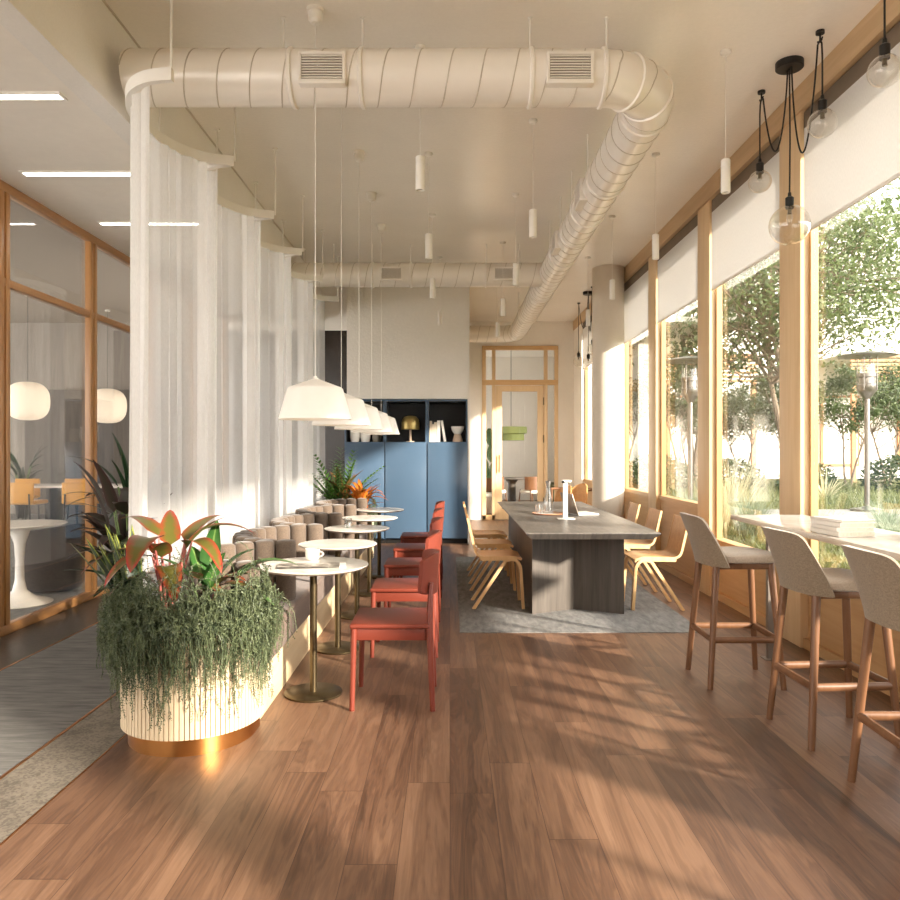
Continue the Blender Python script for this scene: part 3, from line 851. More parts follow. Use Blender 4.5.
# ------------------------------------------------------------------ red chairs
def red_chair():
    t = thing('wooden_chair', '', 'chair', (0, 0, 0), 0, 'red chairs along the marble tables')
    obj('seat', G().box(-.225, .205, -.22, .22, .440, .466, .010, 3), M['red'], t)
    obj('apron', G().box(-.205, .19, -.20, -.18, .375, .441, .003).box(-.205, .19, .18, .20, .375, .441, .003).box(-.205, -.185, -.2, .2, .375, .441, .003).box(.175, .195, -.2, .2, .375, .441, .003), M['red'], t)
    for s in (-1, 1):
        obj('leg', G().tube([(-.212, s*.207, 0), (-.203, s*.20, .44)], [.0145, .018], 12), M['red'], t)
        obj('leg', G().tube([(.222, s*.212, 0), (.205, s*.198, .43), (.207, s*.185, .56), (.214, s*.165, .68)], [.0145, .019, .017, .012], 12), M['red'], t)
    def br(u, v):
        a = (u-.5)*2; z = .605 + .225*v
        e = .215
        x = .245 - .085*a*a + .012*v
        cut = .03*abs(a)**4
        return (x, a*e, z + (cut if v < .5 else -cut)*abs(v-.5)*2)
    def br2(u, v):
        p = br(u, v); th = .020
        return (p[0]-th, p[1], p[2])
    g = G(); nu, nv = 20, 8
    g.surf(br, nu, nv); k = len(g.v); g.surf(br2, nu, nv)
    w = nu+1
    for i in range(nu):
        g.f.append((i, i+1, k+i+1, k+i)); g.f.append((nv*w+i, nv*w+i+1, k+nv*w+i+1, k+nv*w+i))
    for j in range(nv):
        g.f.append((j*w, (j+1)*w, k+(j+1)*w, k+j*w)); g.f.append((j*w+nu, (j+1)*w+nu, k+(j+1)*w+nu, k+j*w+nu))
    obj('backrest', g, M['red'], t)
    return t
rc = red_chair(); rc.location = (-.315, 4.235, 0)
CY = [4.235, 5.27, 6.31, 7.32, 8.33]
RL = ['red wooden chair nearest the camera, its legs fully in view', 'red wooden chair directly behind the nearest one, at second marble table', 'red wooden chair in the middle of the row, third from the camera', 'red wooden chair fourth from the camera', 'red wooden chair last in the row before the blue cabinets']
rc['label'] = RL[0]
for k in range(1, 5): dup(rc, (-.315, CY[k], 0), 0, RL[k])

# ------------------------------------------------------------------ white pendants over the tables
def pendant():
    t = thing('pendant_lamp', '', 'lamp', (0, 0, 0), 0, 'white pendant lamps over the marble tables')
    obj('canopy', G().lathe([(1e-5, CZ-.085), (.024, CZ-.085), (.04, CZ-.07), (.042, CZ-.022), (.05, CZ-.02), (.05, CZ), (1e-5, CZ)], 28), M['whitemetal'], t)
    obj('cord', G().cyl((0, 0, 1.82), (0, 0, CZ-.08), .0024, n=8), M['whitemetal'], t)
    obj('lamp_shade', G().lathe([(.010, 1.83), (.014, 1.815), (.150, 1.765), (.160, 1.755), (.210, 1.585), (.2105, 1.578), (.2065, 1.578), (.156, 1.752), (.146, 1.76), (.012, 1.808)], 56), M['shade'], t)
    obj('bulb', G().sphere((0, 0, 1.69), .035, 16, 10), M['bulb'], t)
    obj('lamp_socket', G().cyl((0, 0, 1.72), (0, 0, 1.82), .018, n=16), M['whitemetal'], t)
    return t
pd = pendant(); pd.location = (-.785, 4.37, 0)
PLb = ['white cone pendant lamp over the nearest marble table', 'white cone pendant lamp over the second marble table', 'white cone pendant lamp third in the row', 'white cone pendant lamp fourth in the row', 'white cone pendant lamp at the far end, before the blue cabinets']
pd['label'] = PLb[0]
for k in range(1, 5): dup(pd, (-.785, 4.37+1.045*k, 0), 0, PLb[k])
# ------------------------------------------------------------------ white cylinder spots
def spot():
    t = thing('cylinder_spotlight', '', 'lamp', (0, 0, 0), 0, 'slim white cylinder spotlights')
    obj('canopy', G().lathe([(1e-5, CZ-.03), (.02, CZ-.03), (.034, CZ-.018), (.034, CZ), (1e-5, CZ)], 20), M['whitemetal'], t)
    obj('cord', G().cyl((0, 0, 3.26), (0, 0, CZ-.02), .002, n=6), M['whitemetal'], t)
    obj('body', G().lathe([(1e-5, 3.27), (.026, 3.27), (.0295, 3.265), (.0295, 3.225), (.028, 3.222), (.0295, 3.219), (.0295, 3.06), (.027, 3.055), (.024, 3.06), (.022, 3.075), (1e-5, 3.075)], 28), M['whitemetal'], t)
    obj('lens', G().cyl((0, 0, 3.066), (0, 0, 3.074), .021, n=16), M['greymetal'], t)
    return t
SP = [(-.19, 4.78, 'nearest the camera in the left row, below the front duct'), (-.184, 6.49, 'second of the left row, above the pendant lamps'), (-.19, 8.18, 'third of the left row, just below the rear duct'), (-.133, 9.99, 'last of the left row, against the taupe wall'),
      (.646, 5.84, 'nearest of the middle row, left of the long duct'), (.66, 7.53, 'second of the middle row, before the rear duct grille'), (.655, 9.27, 'third of the middle row, at the rear duct grille'), (.70, 11.0, 'last of the middle row, above the oak door'),
      (1.775, 4.83, 'nearest of the window row, right of the duct bend'), (1.785, 6.51, 'second of the window row'), (1.783, 8.24, 'third of the window row, in front of the column'), (1.84, 10.0, 'last of the window row, left of the column')]
s0 = spot()
for k, (x, y, lab) in enumerate(SP):
    lab = 'white cylinder spotlight ' + lab
    if k == 0: s0.location = (x, y, 0); s0['label'] = lab
    else: dup(s0, (x, y, 0), 0, lab)
# ------------------------------------------------------------------ globe lamps
def catenary(a, b, sag, n=16):
    a = Vector(a); b = Vector(b)
    return [a.lerp(b, i/n) - Vector((0, 0, sag*4*(i/n)*(1-i/n))) for i in range(n+1)]
def globe_part(t, x, y, zc, r, cordtop):
    """socket, cord and glass globe with its bulb, in world coordinates"""
    obj('lamp_socket', G().lathe([(1e-5, zc+r-.02), (.026, zc+r-.02), (.027, zc+r+.05), (.02, zc+r+.056), (.012, zc+r+.06), (.010, zc+r+.085), (1e-5, zc+r+.09)], 20, (x, y, 0)), M['black'], t, world=True)
    a0 = .16
    pr = [(max(r*math.sin(a0+(PI-a0)*i/22), 1e-5), zc + r*math.cos(a0+(PI-a0)*i/22)) for i in range(23)]
    gl = obj('globe', G().lathe(pr, 40, (x, y, 0)), M['globe'], t, world=True)
    bb = obj('bulb', G().lathe([(1e-5, zc+r*.1), (.012, zc+r*.12), (.021, zc+r*.35), (.014, zc+r-.05), (.012, zc+r-.012)], 16, (x, y, 0)), M['tglass'], None)
    bb.parent = gl; bb.location = -t.location
    fl = obj('bulb_base', G().cyl((x, y, zc+r-.055), (x, y, zc+r-.01), .013, n=12), M['bronze'], None)
    fl.parent = gl; fl.location = -t.location
def cluster(cx, cy, hooks, main_r, main_z, lab):
    t = thing('globe_chandelier', lab, 'lamp', (cx, cy, CZ), 0, 'black corded globe lamp clusters')
    obj('canopy', G().lathe([(1e-5, CZ-.045), (.083, CZ-.045), (.088, CZ-.04), (.088, CZ), (1e-5, CZ)], 32, (cx, cy, 0)), M['black'], t, world=True)
    obj('cord', G().tube([(cx, cy, CZ-.045), (cx+.003, cy, (CZ+main_z)/2), (cx, cy, main_z+main_r+.08)], .0055, 8), M['blackcord'], t, world=True)
    globe_part(t, cx, cy, main_z, main_r, 0)
    for i, (hx, hy, zc, r) in enumerate(hooks):
        sg = 1 if hy > cy else -1
        a = Vector((cx, cy + sg*.03, CZ-.045))
        h = Vector((hx, hy, CZ-.07))
        pts = [a, a - Vector((0, 0, .2)), a + Vector((0, sg*.01, -.42))]
        mid = Vector(((cx+hx)/2, cy + (hy-cy)*.55, CZ-.66))
        P = [a]
        for k in range(1, 25):
            u = k/24
            # from the canopy, hanging in a deep loop, then up to the hook
            y = cy + sg*.03 + (hy - sg*.03 - cy - sg*.03)*(u**1.1)
            x = cx + (hx-cx)*u
            z = CZ-.045 - (.50 if sg > 0 else .66)*(math.sin(PI*min(u, 1)))**.75*(1 - .12*u)
            P.append(Vector((x, y, z if k < 24 else CZ-.07)))
        P.append(Vector((hx, hy, CZ-.055)))
        P += [Vector((hx, hy + sg*.02, CZ-.085)), Vector((hx, hy + sg*.027, CZ-.16)), Vector((hx, hy + sg*.028, (CZ+zc)/2)), Vector((hx, hy + sg*.028, zc+r+.08))]
        obj('cord', G().tube(P, .0055, 8), M['blackcord'], t, world=True)
        obj('ceiling_hook', G().cyl((hx, hy, CZ-.018), (hx, hy, CZ), .026, n=16).cyl((hx, hy, CZ-.06), (hx, hy, CZ-.01), .006, n=8).tube([(hx, hy-.03, CZ-.05), (hx, hy-.02, CZ-.064), (hx, hy, CZ-.068), (hx, hy+.02, CZ-.064), (hx, hy+.03, CZ-.05)], .005, 8), M['black'], t, world=True)
        globe_part(t, hx, hy + sg*.028, zc, r, 0)
    return t
cluster(2.25, 4.97, [(2.23, 5.37, 3.33, .08), (2.27, 4.6, 3.39, .086)], .13, 2.89, 'black canopy with three glass globe lamps at the nearest window post')
cluster(2.25, 12.2, [(2.25, 13.1, 2.95, .093), (2.24, 11.8, 2.98, .093)], .10, 2.80, 'globe lamp cluster at the far window, half behind the column')
t = thing('globe_pendant', 'single glass globe lamp on a black cord at the top right corner', 'lamp', (2.26, 3.9, CZ))
obj('canopy', G().cyl((2.26, 3.9, CZ-.02), (2.26, 3.9, CZ), .03, n=20), M['black'], t, world=True)
obj('cord', G().cyl((2.26, 3.9, 3.5), (2.26, 3.9, CZ-.01), .0055, n=8), M['blackcord'], t, world=True)
globe_part(t, 2.26, 3.9, 3.37, .083, 0)
# ------------------------------------------------------------------ dark table and what stands on it
tb = thing('conference_table', 'long dark stained oak table on a folded pedestal', 'table', (1.12, 7.67, 0))
z1 = .75
poly = lambda e: [(.595+e, 5.87+e), (1.655-e, 5.87+e), (1.655-e, 9.47-e), (.595+e, 9.47-e)]
g = G(); top = poly(0); bot = poly(.05)
vs = [(x, y, z1-.055) for x, y in bot] + [(x, y, z1-.008) for x, y in top] + [(x, y, z1) for x, y in poly(.003)]
fs = [(3,2,1,0), (8,9,10,11)]
for o in (0, 4):
    for k in range(4): fs.append((o+k, o+(k+1) % 4, o+4+(k+1) % 4, o+4+k))
g.add(vs, fs)
obj('table_top', g, M['blacktop'], tb, world=True, angle=20)
g = G().prism([(.70, 6.375), (1.088, 6.58), (1.48, 6.375), (1.48, 8.97), (1.088, 8.76), (.70, 8.97)], .005, z1-.055)
obj('pedestal', g, M['blackwood'], tb, world=True, angle=20)
Z = z1
tray = thing('serving_tray', 'round copper tray under the carafe on the dark table', 'tray', (.99, 7.60, Z))
obj('tray_plate', G().lathe([(1e-5, .001), (.15, .001), (.157, .006), (.158, .014), (.154, .014), (.15, .007), (1e-5, .006)], 48), M['copper'], tray)
obj('tray_inlay', G().lathe([(1e-5, .0062), (.146, .0062), (.146, .0075), (1e-5, .0075)], 48), M['paper'] or M['ceramic'], tray)
car = thing('water_carafe', 'tall clear glass carafe with steel stopper on the copper tray', 'carafe', (1.0, 7.63, Z+.008))
obj('carafe_glass', G().lathe([(1e-5, .001), (.043, .001), (.046, .01), (.046, .12), (.032, .17), (.022, .2), (.022, .27), (.024, .275), (.0205, .275), (.0195, .2), (.029, .168), (.0425, .12), (.0425, .012), (1e-5, .01)], 32), M['tglass'], car)
obj('stopper', G().lathe([(1e-5, .255), (.02, .255), (.02, .3), (.027, .302), (.027, .325), (.02, .33), (1e-5, .33)], 24), M['steel'], car)
for k, (dx, dy) in enumerate(((-.10, -.02), (-.06, .07))):
    lab = ['drinking glass left of the carafe on the copper tray', 'drinking glass behind the carafe on the copper tray'][k]
    gl = thing('drinking_glass', lab, 'glass', (.99+dx, 7.60+dy, Z+.008), 0, 'glasses on the copper tray')
    obj('glass_wall', G().lathe([(1e-5, .001), (.028, .001), (.031, .09), (.0295, .09), (.026, .008), (1e-5, .008)], 24), M['tglass'], gl)
lampst = thing('charging_stand', 'white upright stand with flat foot and hooked head on the dark table', 'stand', (1.085, 7.06, Z))
obj('foot', G().box(-.075, .085, -.055, .055, .001, .009, .003), M['tabletpillar'], lampst)
obj('upright', G().box(-.022, .022, -.014, .014, .009, .345, .006), M['tabletpillar'], lampst)
obj('head', G().box(-.035, .055, -.035, .02, .345, .368, .009), M['tabletpillar'], lampst)
obj('sensor', G().cyl((-.022, -.03, .348), (-.03, -.045, .352), .012, n=14), M['black'], lampst)
lap = thing('laptop', 'open grey laptop seen from behind on the dark table', 'laptop', (1.215, 7.56, Z), R(105))
obj('keyboard_base', G().box(-.15, .15, -.24, -.02, .002, .016, .004), M['ceramic'], lap)
g = G().box(-.15, .15, 0, .008, 0, .215, .003)
g.xf(Matrix.Translation((0, -.02, .014)) @ Matrix.Rotation(R(-18), 4, 'X'))
obj('screen_lid', g, M['laptop'], lap)

# ------------------------------------------------------------------ bentwood chairs
def bent_chair():
    t = thing('bentwood_chair', '', 'chair', (0, 0, 0), 0, 'bentwood chairs at the dark table')
    prof = round_path([(-.275, .80), (-.195, .455), (.13, .462), (.20, .44)], [.07, .09], 8)
    obj('seat_shell', G().ribbon(prof, .014, -.20, .20), M['ply'], t)
    obj('shell_edge', G().ribbon(prof, .020, -.214, -.20), M['plyedge'], t)
    obj('shell_edge', G().ribbon(prof, .020, .20, .214), M['plyedge'], t)
    fl = round_path([(-.16, .440), (.185, .445), (.215, 0)], [.10], 10)
    rl = round_path([(.10, .436), (.06, .434), (-.225, 0)], [.05], 6)
    for s in (-1, 1):
        y0, y1 = (s*.214, s*.172) if s < 0 else (s*.172, s*.214)
        obj('leg', G().ribbon(fl, .026, y0, y1), M['plyedge'], t)
        obj('leg', G().ribbon(rl, .026, y0, y1), M['plyedge'], t)
    return t
bc = bent_chair(); bc.location = (.43, 6.79, 0)
bc['label'] = 'bentwood chair on the left side of the dark table, nearest the camera'
BL = ['bentwood chair on the left side of the dark table, middle one', 'bentwood chair on the left side of the dark table, farthest']
for k, y in enumerate((7.65, 8.5)): dup(bc, (.43, y, 0), 0, BL[k])
BL = ['bentwood chair on the window side of the dark table, nearest the camera', 'bentwood chair on the window side of the dark table, middle one', 'bentwood chair on the window side of the dark table, farthest']
for k, y in enumerate((6.74, 7.6, 8.45)): dup(bc, (1.81, y, 0), PI, BL[k])

# ------------------------------------------------------------------ counter, stools, books
ct = thing('window_counter', 'pale marble bar counter along the windows', 'counter', (2.2, 3.0, 0))
CT = .95
obj('counter_top', G().box(1.95, 2.46, -.6, 5.22, CT-.032, CT, .005), M['counter'], ct, world=True)
for y in (5.03, 3.1, 1.2, -.4):
    obj('leg', G().box(2.125, 2.165, y-.02, y+.02, .004, CT-.032, .002), M['greymetal'], ct, world=True)
    obj('leg_foot', G().box(2.10, 2.19, y-.045, y+.045, 0, .006), M['greymetal'], ct, world=True)
bkl = ['white book at the bottom of the stack on the counter', 'white book second from the bottom of the counter stack', 'white book third from the bottom of the counter stack', 'white book on top of the stack on the counter']
bz = CT
for k, (a, th, sx, sy) in enumerate(((4, .026, .2, .27), (1, .022, .2, .27), (6, .024, .195, .265), (9, .014, .19, .26))):
    b = thing('book', bkl[k], 'book', (2.10, 4.02, bz), R(a), 'white books stacked on the counter')
    obj('cover', G().box(-sx/2, sx/2, -sy/2, sy/2, 0.0005, .003, .001).box(-sx/2, sx/2, -sy/2, sy/2, th-.003, th, .001).box(-sx/2, -sx/2+.004, -sy/2, sy/2, .0005, th, .001), M['bookw'], b)
    obj('pages', G().box(-sx/2+.004, sx/2-.004, -sy/2+.004, sy/2-.004, .003, th-.003), M['page'], b)
    bz += th
def bar_stool():
    t = thing('bar_stool', '', 'stool', (0, 0, 0), 0, 'upholstered bar stools at the counter')
    for sx in (-1, 1):
        for sy in (-1, 1):
            obj('leg', G().tube([(sx*.215, sy*.205, 0), (sx*.160, sy*.150, .735)], [.0165, .021], 14), M['walnut'], t)
    lx = lambda z: .215-.055*z/.735; ly = lambda z: .205-.055*z/.735
    for z, pr in ((.285, ((-1,-1,-1,1), (1,-1,1,1), (-1,-1,1,-1), (-1,1,1,1))),):
        for a, b, c, d in pr:
            obj('footrest', G().tube([(a*lx(z), b*ly(z), z), (c*lx(z), d*ly(z), z)], [.015, .015], 10, flat=1.3), M['walnut'], t)
    obj('seat_frame', G().box(-.165, .18, -.165, .165, .695, .735, .008), M['walnut'], t)
    def cush(u, v):
        pass
    # seat pad: rounded slab
    g = G(); n = 40
    def sq(a, rx, ry, p=3.2):
        c, s = math.cos(a), math.sin(a)
        return (math.copysign(abs(c)**(2/p), c)*rx, math.copysign(abs(s)**(2/p), s)*ry)
    rows = [(.90, .735), (.985, .742), (1.0, .757), (.985, .775), (.93, .785), (.6, .789), (.02, .788)]
    vs = []
    for k, z in rows:
        for i in range(n):
            x, y = sq(2*PI*i/n, .228*k, .218*k); vs.append((x+.03, y, z - (.012*max(x-.12, 0)/.1 if z > .76 else 0)))
    fs = [tuple(range(n))[::-1], tuple((len(rows)-1)*n+i for i in range(n))]
    for j in range(len(rows)-1):
        for i in range(n): fs.append((j*n+i, j*n+(i+1) % n, (j+1)*n+(i+1) % n, (j+1)*n+i))
    g.add(vs, fs); obj('seat_cushion', g, M['stoolseat'], t)
    # back shell that wraps round behind the seat
    nu, nv = 36, 12
    def shell(u, v, off):
        a = (u-.5)*2
        A = abs(a)
        ext = R(66 - 12*v)                     # the wings get shorter upwards
        th = a*ext
        zt = 1.012 - .012*A**2 - .045*A**7
        z = .712 + (zt-.712)*v
        rx = .205 + .01*v + off; ry = .222 + .012*v + off
        c, s = math.cos(th), math.sin(th)
        x = -math.copysign(abs(c)**.72, c)*rx - .085*v**1.3 + .005
        y = math.copysign(abs(s)**.80, s)*ry
        return (x, y, z)
    g = G(); g.surf(lambda u, v: shell(u, v, .016), nu, nv); k = len(g.v); g.surf(lambda u, v: shell(u, v, -.012), nu, nv)
    w = nu+1
    for i in range(nu):
        g.f.append((i, i+1, k+i+1, k+i)); g.f.append((nv*w+i, nv*w+i+1, k+nv*w+i+1, k+nv*w+i))
    for j in range(nv):
        g.f.append((j*w, (j+1)*w, k+(j+1)*w, k+j*w)); g.f.append((j*w+nu, (j+1)*w+nu, k+(j+1)*w+nu, k+j*w+nu))
    obj('backrest', g, M['stool'], t, angle=60)
    return t
bs = bar_stool(); bs.location = (1.735, 4.585, 0)
bs['label'] = 'woven grey bar stool farthest from the camera, whole stool in view'
dup(bs, (1.89, 3.715, 0), R(3), 'woven grey bar stool in the middle of the three')
dup(bs, (1.905, 2.96, 0), R(-2), 'woven grey bar stool nearest the camera, cut by the picture edge')

# ------------------------------------------------------------------ blue cabinets
cw = [(-1.575, -.975), (-.970, -.345), (-.340, .262)]
cl = ['blue tall cabinet behind the plants, with white pots in its niche', 'blue tall cabinet in the middle, with the gold lamp in its niche', 'blue tall cabinet beside the end wall, with books in its niche']
for k, (x0, x1) in enumerate(cw):
    c = thing('tall_cabinet', cl[k], 'cabinet', ((x0+x1)/2, 11.45, 0), 0, 'blue tall cabinets in the back wall')
    y0, y1 = 11.2, 11.72
    g = G().box(x0, x0+.022, y0, y1, .07, 2.155).box(x1-.022, x1, y0, y1, .07, 2.155).box(x0+.022, x1-.022, y0, y1, 1.495, 1.52).box(x0+.022, x1-.022, y0, y1, 2.13, 2.155).box(x0+.022, x1-.022, y0+.02, y1, .07, .095)
    obj('carcass', g, M['blue'], c, world=True)
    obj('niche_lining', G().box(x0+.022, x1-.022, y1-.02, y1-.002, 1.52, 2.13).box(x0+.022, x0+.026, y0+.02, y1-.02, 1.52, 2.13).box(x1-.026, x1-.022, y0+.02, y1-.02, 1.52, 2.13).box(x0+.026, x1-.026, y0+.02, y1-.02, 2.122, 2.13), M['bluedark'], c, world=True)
    obj('door', G().box(x0+.006, x1-.006, y0-.022, y0-.001, .085, 1.505, .003), M['blue'], c, world=True)
    obj('toe_kick', G().box(x0, x1, y0+.05, y1, 0, .07), M['black'], c, world=True)
SZ = 1.52
lm = thing('mushroom_lamp', 'gold domed table lamp on the cabinet shelf', 'lamp', (-.60, 11.38, SZ))
obj('lamp_shade', G().lathe([(.135, .19), (.137, .20), (.137, .29), (.125, .345), (.09, .385), (.04, .40), (1e-5, .402), (1e-5, .398), (.03, .395), (.086, .38), (.12, .34), (.133, .288), (.133, .19)], 40), M['gold'], lm)
obj('pole', G().cyl((0, 0, .01), (0, 0, .36), .017, n=16), M['beigeceramic'], lm)
obj('base', G().cyl((0, 0, .001), (0, 0, .014), .06, n=24), M['beigeceramic'], lm)
bks = [(-.292, .035, .32, 0, 'cream'), (-.257, .03, .27, 0, 'cream'), (-.220, .04, .30, 0, 'cream'), (-.172, .045, .325, 0, 'white'), (-.074, .035, .325, 9, 'white')]
bl = ['cream book at the end of the shelf row, tallest of the cream ones', 'short thin cream book, second in the shelf row', 'cream book in the middle of the shelf row', 'thick white book standing upright in the shelf row', 'white book leaning at the end of the shelf row']
for k, (x, th, h, tilt, cc) in enumerate(bks):
    b = thing('book', bl[k], 'book', (x, 11.33, SZ), 0, 'books on the cabinet shelf')
    T = Matrix.Rotation(R(-tilt), 4, 'Y')
    if tilt: T = Matrix.Translation((0, 0, .004)) @ T
    obj('cover', G().box(-th/2, -th/2+.003, 0, .22, .001, h).box(th/2-.003, th/2, 0, .22, .001, h).box(-th/2, th/2, -.003, .001, .001, h).xf(T), M['bookw'] if cc == 'white' else M['bookc'], b)
    obj('pages', G().box(-th/2+.003, th/2-.003, .001, .215, .004, h-.005).xf(T), M['page'], b)
vz = thing('pedestal_vase', 'beige hourglass vase on the cabinet shelf beside the books', 'vase', (.115, 11.36, SZ))
obj('foot', G().lathe([(1e-5, .001), (.075, .001), (.074, .03), (.05, .12), (1e-5, .12)], 32), M['beigeceramic'], vz)
obj('bowl', G().lathe([(1e-5, .12), (.05, .12), (.085, .17), (.098, .22), (.098, .235), (.09, .235), (.08, .18), (1e-5, .15)], 32), M['ceramic'], vz)
for k, (x, r, h, mm, lab) in enumerate(((-1.44, .075, .25, 'ceramic', 'white ribbed pot on the cabinet shelf, leftmost of three'), (-1.28, .078, .23, 'ceramic', 'white pot on the cabinet shelf, middle of three'), (-1.11, .07, .2, 'greyceramic', 'dark grey pot on the cabinet shelf'))):
    t = thing('ceramic_pot', lab, 'pot', (x, 11.36, SZ), 0, 'pots on the cabinet shelf')
    obj('pot_body', G().lathe([(1e-5, .001), (r*.8, .001), (r, h*.3), (r, h*.8), (r*.85, h*.9)], 28), M[mm], t)
    obj('pot_rim', G().lathe([(r*.85, h*.9), (r*.95, h*.96), (r*.95, h), (r*.8, h), (r*.75, h*.9)], 28), M[mm], t)

# ------------------------------------------------------------------ planters
def planter():
    t = thing('planter', '', 'planter', (0, 0, 0), 0, 'pale slatted planters with brass foot')
    def plan(r, n=26, back=.10, step=0):
        p = [(r*math.cos(PI + PI*i/n), r*math.sin(PI + PI*i/n)) for i in range(n+1)]
        return p + [(r, back), (-r, back)]
    H = .60
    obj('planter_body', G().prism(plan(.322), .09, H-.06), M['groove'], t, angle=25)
    g = G(); n = 46; L = PI*.33
    for i in range(n):
        a = PI + PI*(i+.5)/n
        w = .33*PI/n*.44
        cx, cy = .322*math.cos(a), .322*math.sin(a)
        tx, ty = -math.sin(a), math.cos(a); nx, ny = math.cos(a), math.sin(a)
        q = [(cx - tx*w, cy - ty*w), (cx + tx*w, cy + ty*w), (cx + tx*w*.9 + nx*.013, cy + ty*w*.9 + ny*.013), (cx - tx*w*.9 + nx*.013, cy - ty*w*.9 + ny*.013)]
        g.prism(q, .085, H)
    for s in (-1, 1):
        for k in range(4):
            y = .014+.024*k
            q = [(s*.322, y-.01), (s*.322, y+.01), (s*.335, y+.009), (s*.335, y-.009)]
            g.prism(q, .085, H)
    obj('slat', g, M['slat'], t, smooth=False)
    obj('brass_foot', G().prism(plan(.302), 0, .09), M['brass'], t, angle=25)
    obj('soil', G().prism(plan(.315), H-.06, H-.03), M['soil'], t, smooth=False)
    return t
p0 = planter(); p0.location = (-1.27, 3.72, 0); p0['label'] = 'round ended pale slatted planter with brass foot nearest the camera'
p9 = dup(p0, (-1.27, 9.19, 0), PI, 'pale slatted planter at the far end of the bench')

def sprig_mass(seed, n, R0, rim):
    """trailing herb: curved stems set with short needles"""
    q = random.Random(seed); g = G()
    for i in range(n):
        a = q.uniform(PI*.97, PI*2.03)
        kind = q.random()*.85
        rr = R0*math.sqrt(q.uniform(.04, 1)) if kind > .45 else R0*q.uniform(.82, 1.0)
        p = Vector((rr*math.cos(a), rr*math.sin(a), rim-.03))
        if q.random() < .22: p.y = q.uniform(0, .08); p.x = q.uniform(-R0, R0)
        out = Vector((math.cos(a), math.sin(a), 0))
        gap = q.uniform(.015, .105)
        if kind < .45:                       # over the rim and down the slats
            d = (out*q.uniform(.5, 1.0) + Vector((q.uniform(-.5, .5), q.uniform(-.5, .5), q.uniform(.5, 1.1)))).normalized()
            L = q.choice((q.uniform(.16, .28), q.uniform(.2, .32), q.uniform(.26, .38), q.uniform(.34, .52))); gr = q.uniform(2.2, 3.6)
            if L > .34: gap = q.uniform(.015, .05)
        else:                                # bushy mound
            d = (out*q.uniform(.0, 1.1)*(rr/R0) + Vector((q.uniform(-.8, .8), q.uniform(-.8, .8), q.uniform(.4, 1.2)))).normalized()
            L = q.uniform(.10, .20); gr = q.uniform(.2, .9)
        st = .0115; m = int(L/st); pts = [p.copy()]
        for k in range(m):
            d = (d + Vector((q.uniform(-.3, .3), q.uniform(-.3, .3), -gr*st*5 + q.uniform(-.12, .12)))).normalized()
            p = p + d*st
            r2 = math.hypot(p.x, p.y)
            if p.z < rim + .02 and r2 < R0 + .022 and p.y < .05:
                f = (R0+.022)/max(r2, .01); p.x *= f; p.y *= f
            if r2 > R0 + gap + .01 and p.y < .1:
                f = (R0+gap+.01)/r2; p.x *= f; p.y *= f; d.x *= .3; d.y *= .3; d.normalize()
            if p.y > .135: p.y = .135
            pts.append(p.copy())
        g.tube(pts[::3] + [pts[-1]], .0013, 3)
        ang = q.uniform(0, 6)
        for k in range(1, len(pts)):
            t = (pts[k]-pts[k-1])
            if t.length < 1e-5: continue
            t.normalize()
            o1 = t.orthogonal().normalized(); o2 = t.cross(o1)
            for s in range(2):
                ang += 2.0
                nd = (o1*math.cos(ang) + o2*math.sin(ang))*.9 + t*.6
                nd.normalize()
                ln = q.uniform(.015, .024)*(1 - .45*k/len(pts)); wd = t.cross(nd).normalized()*.0030
                b = pts[k]
                g.add([b, b + nd*ln*.55 + wd, b + nd*ln, b + nd*ln*.55 - wd], [(0,1,2,3)])
    return g
herb = obj('trailing_rosemary', sprig_mass(3, 2300, .325, .60), M['rosemary'], smooth=False)
herb.location = (-1.27, 3.72, 0)
tag(herb, 'bushy grey green rosemary trailing over the front planter', 'plant')
herb2 = obj('trailing_rosemary', sprig_mass(8, 450, .325, .60), M['rosemary'], smooth=False)
herb2.location = (-1.27, 9.19, 0); herb2.rotation_euler = (0, 0, PI)
tag(herb2, 'greenery trailing over the far planter beside the last marble table', 'plant')

def leafy(name, label, loc, m, n, seed, L, W, tilt, stemh, droop, stem_m=None, stemr=.004, fold=.25, cat='plant', group=None, spread=.02, shape=.45, rz=0, specs=None):
    q = random.Random(seed)
    t = thing(name, label, cat, loc, rz, group)
    g = G(); s = G()
    for i in range(n):
        if specs:
            a, el, sh, l, w, dr = specs[i]
        else:
            a = i*2.4 + q.uniform(-.3, .3); el = R(q.uniform(*tilt)); sh = q.uniform(*stemh); l = q.uniform(*L); w = q.uniform(*W); dr = q.uniform(*droop)
        d = Vector((math.cos(a)*math.cos(el), math.sin(a)*math.cos(el), math.sin(el)))
        b = Vector((q.uniform(-spread, spread), q.uniform(-spread, spread), 0))
        tip = b + Vector((math.cos(a)*sh*.25, math.sin(a)*sh*.25, sh))
        if sh > .02: s.tube([b, b.lerp(tip, .5) + Vector((0, 0, .01)), tip], [stemr, stemr*.9, stemr*.7], 6)
        g.leaf(tip if sh > .02 else b, d, l, w, dr, fold, 9, shape=shape)
    obj('leaf', g, m, t)
    if s.v: obj('stem', s, stem_m or M['stem'], t)
    return t
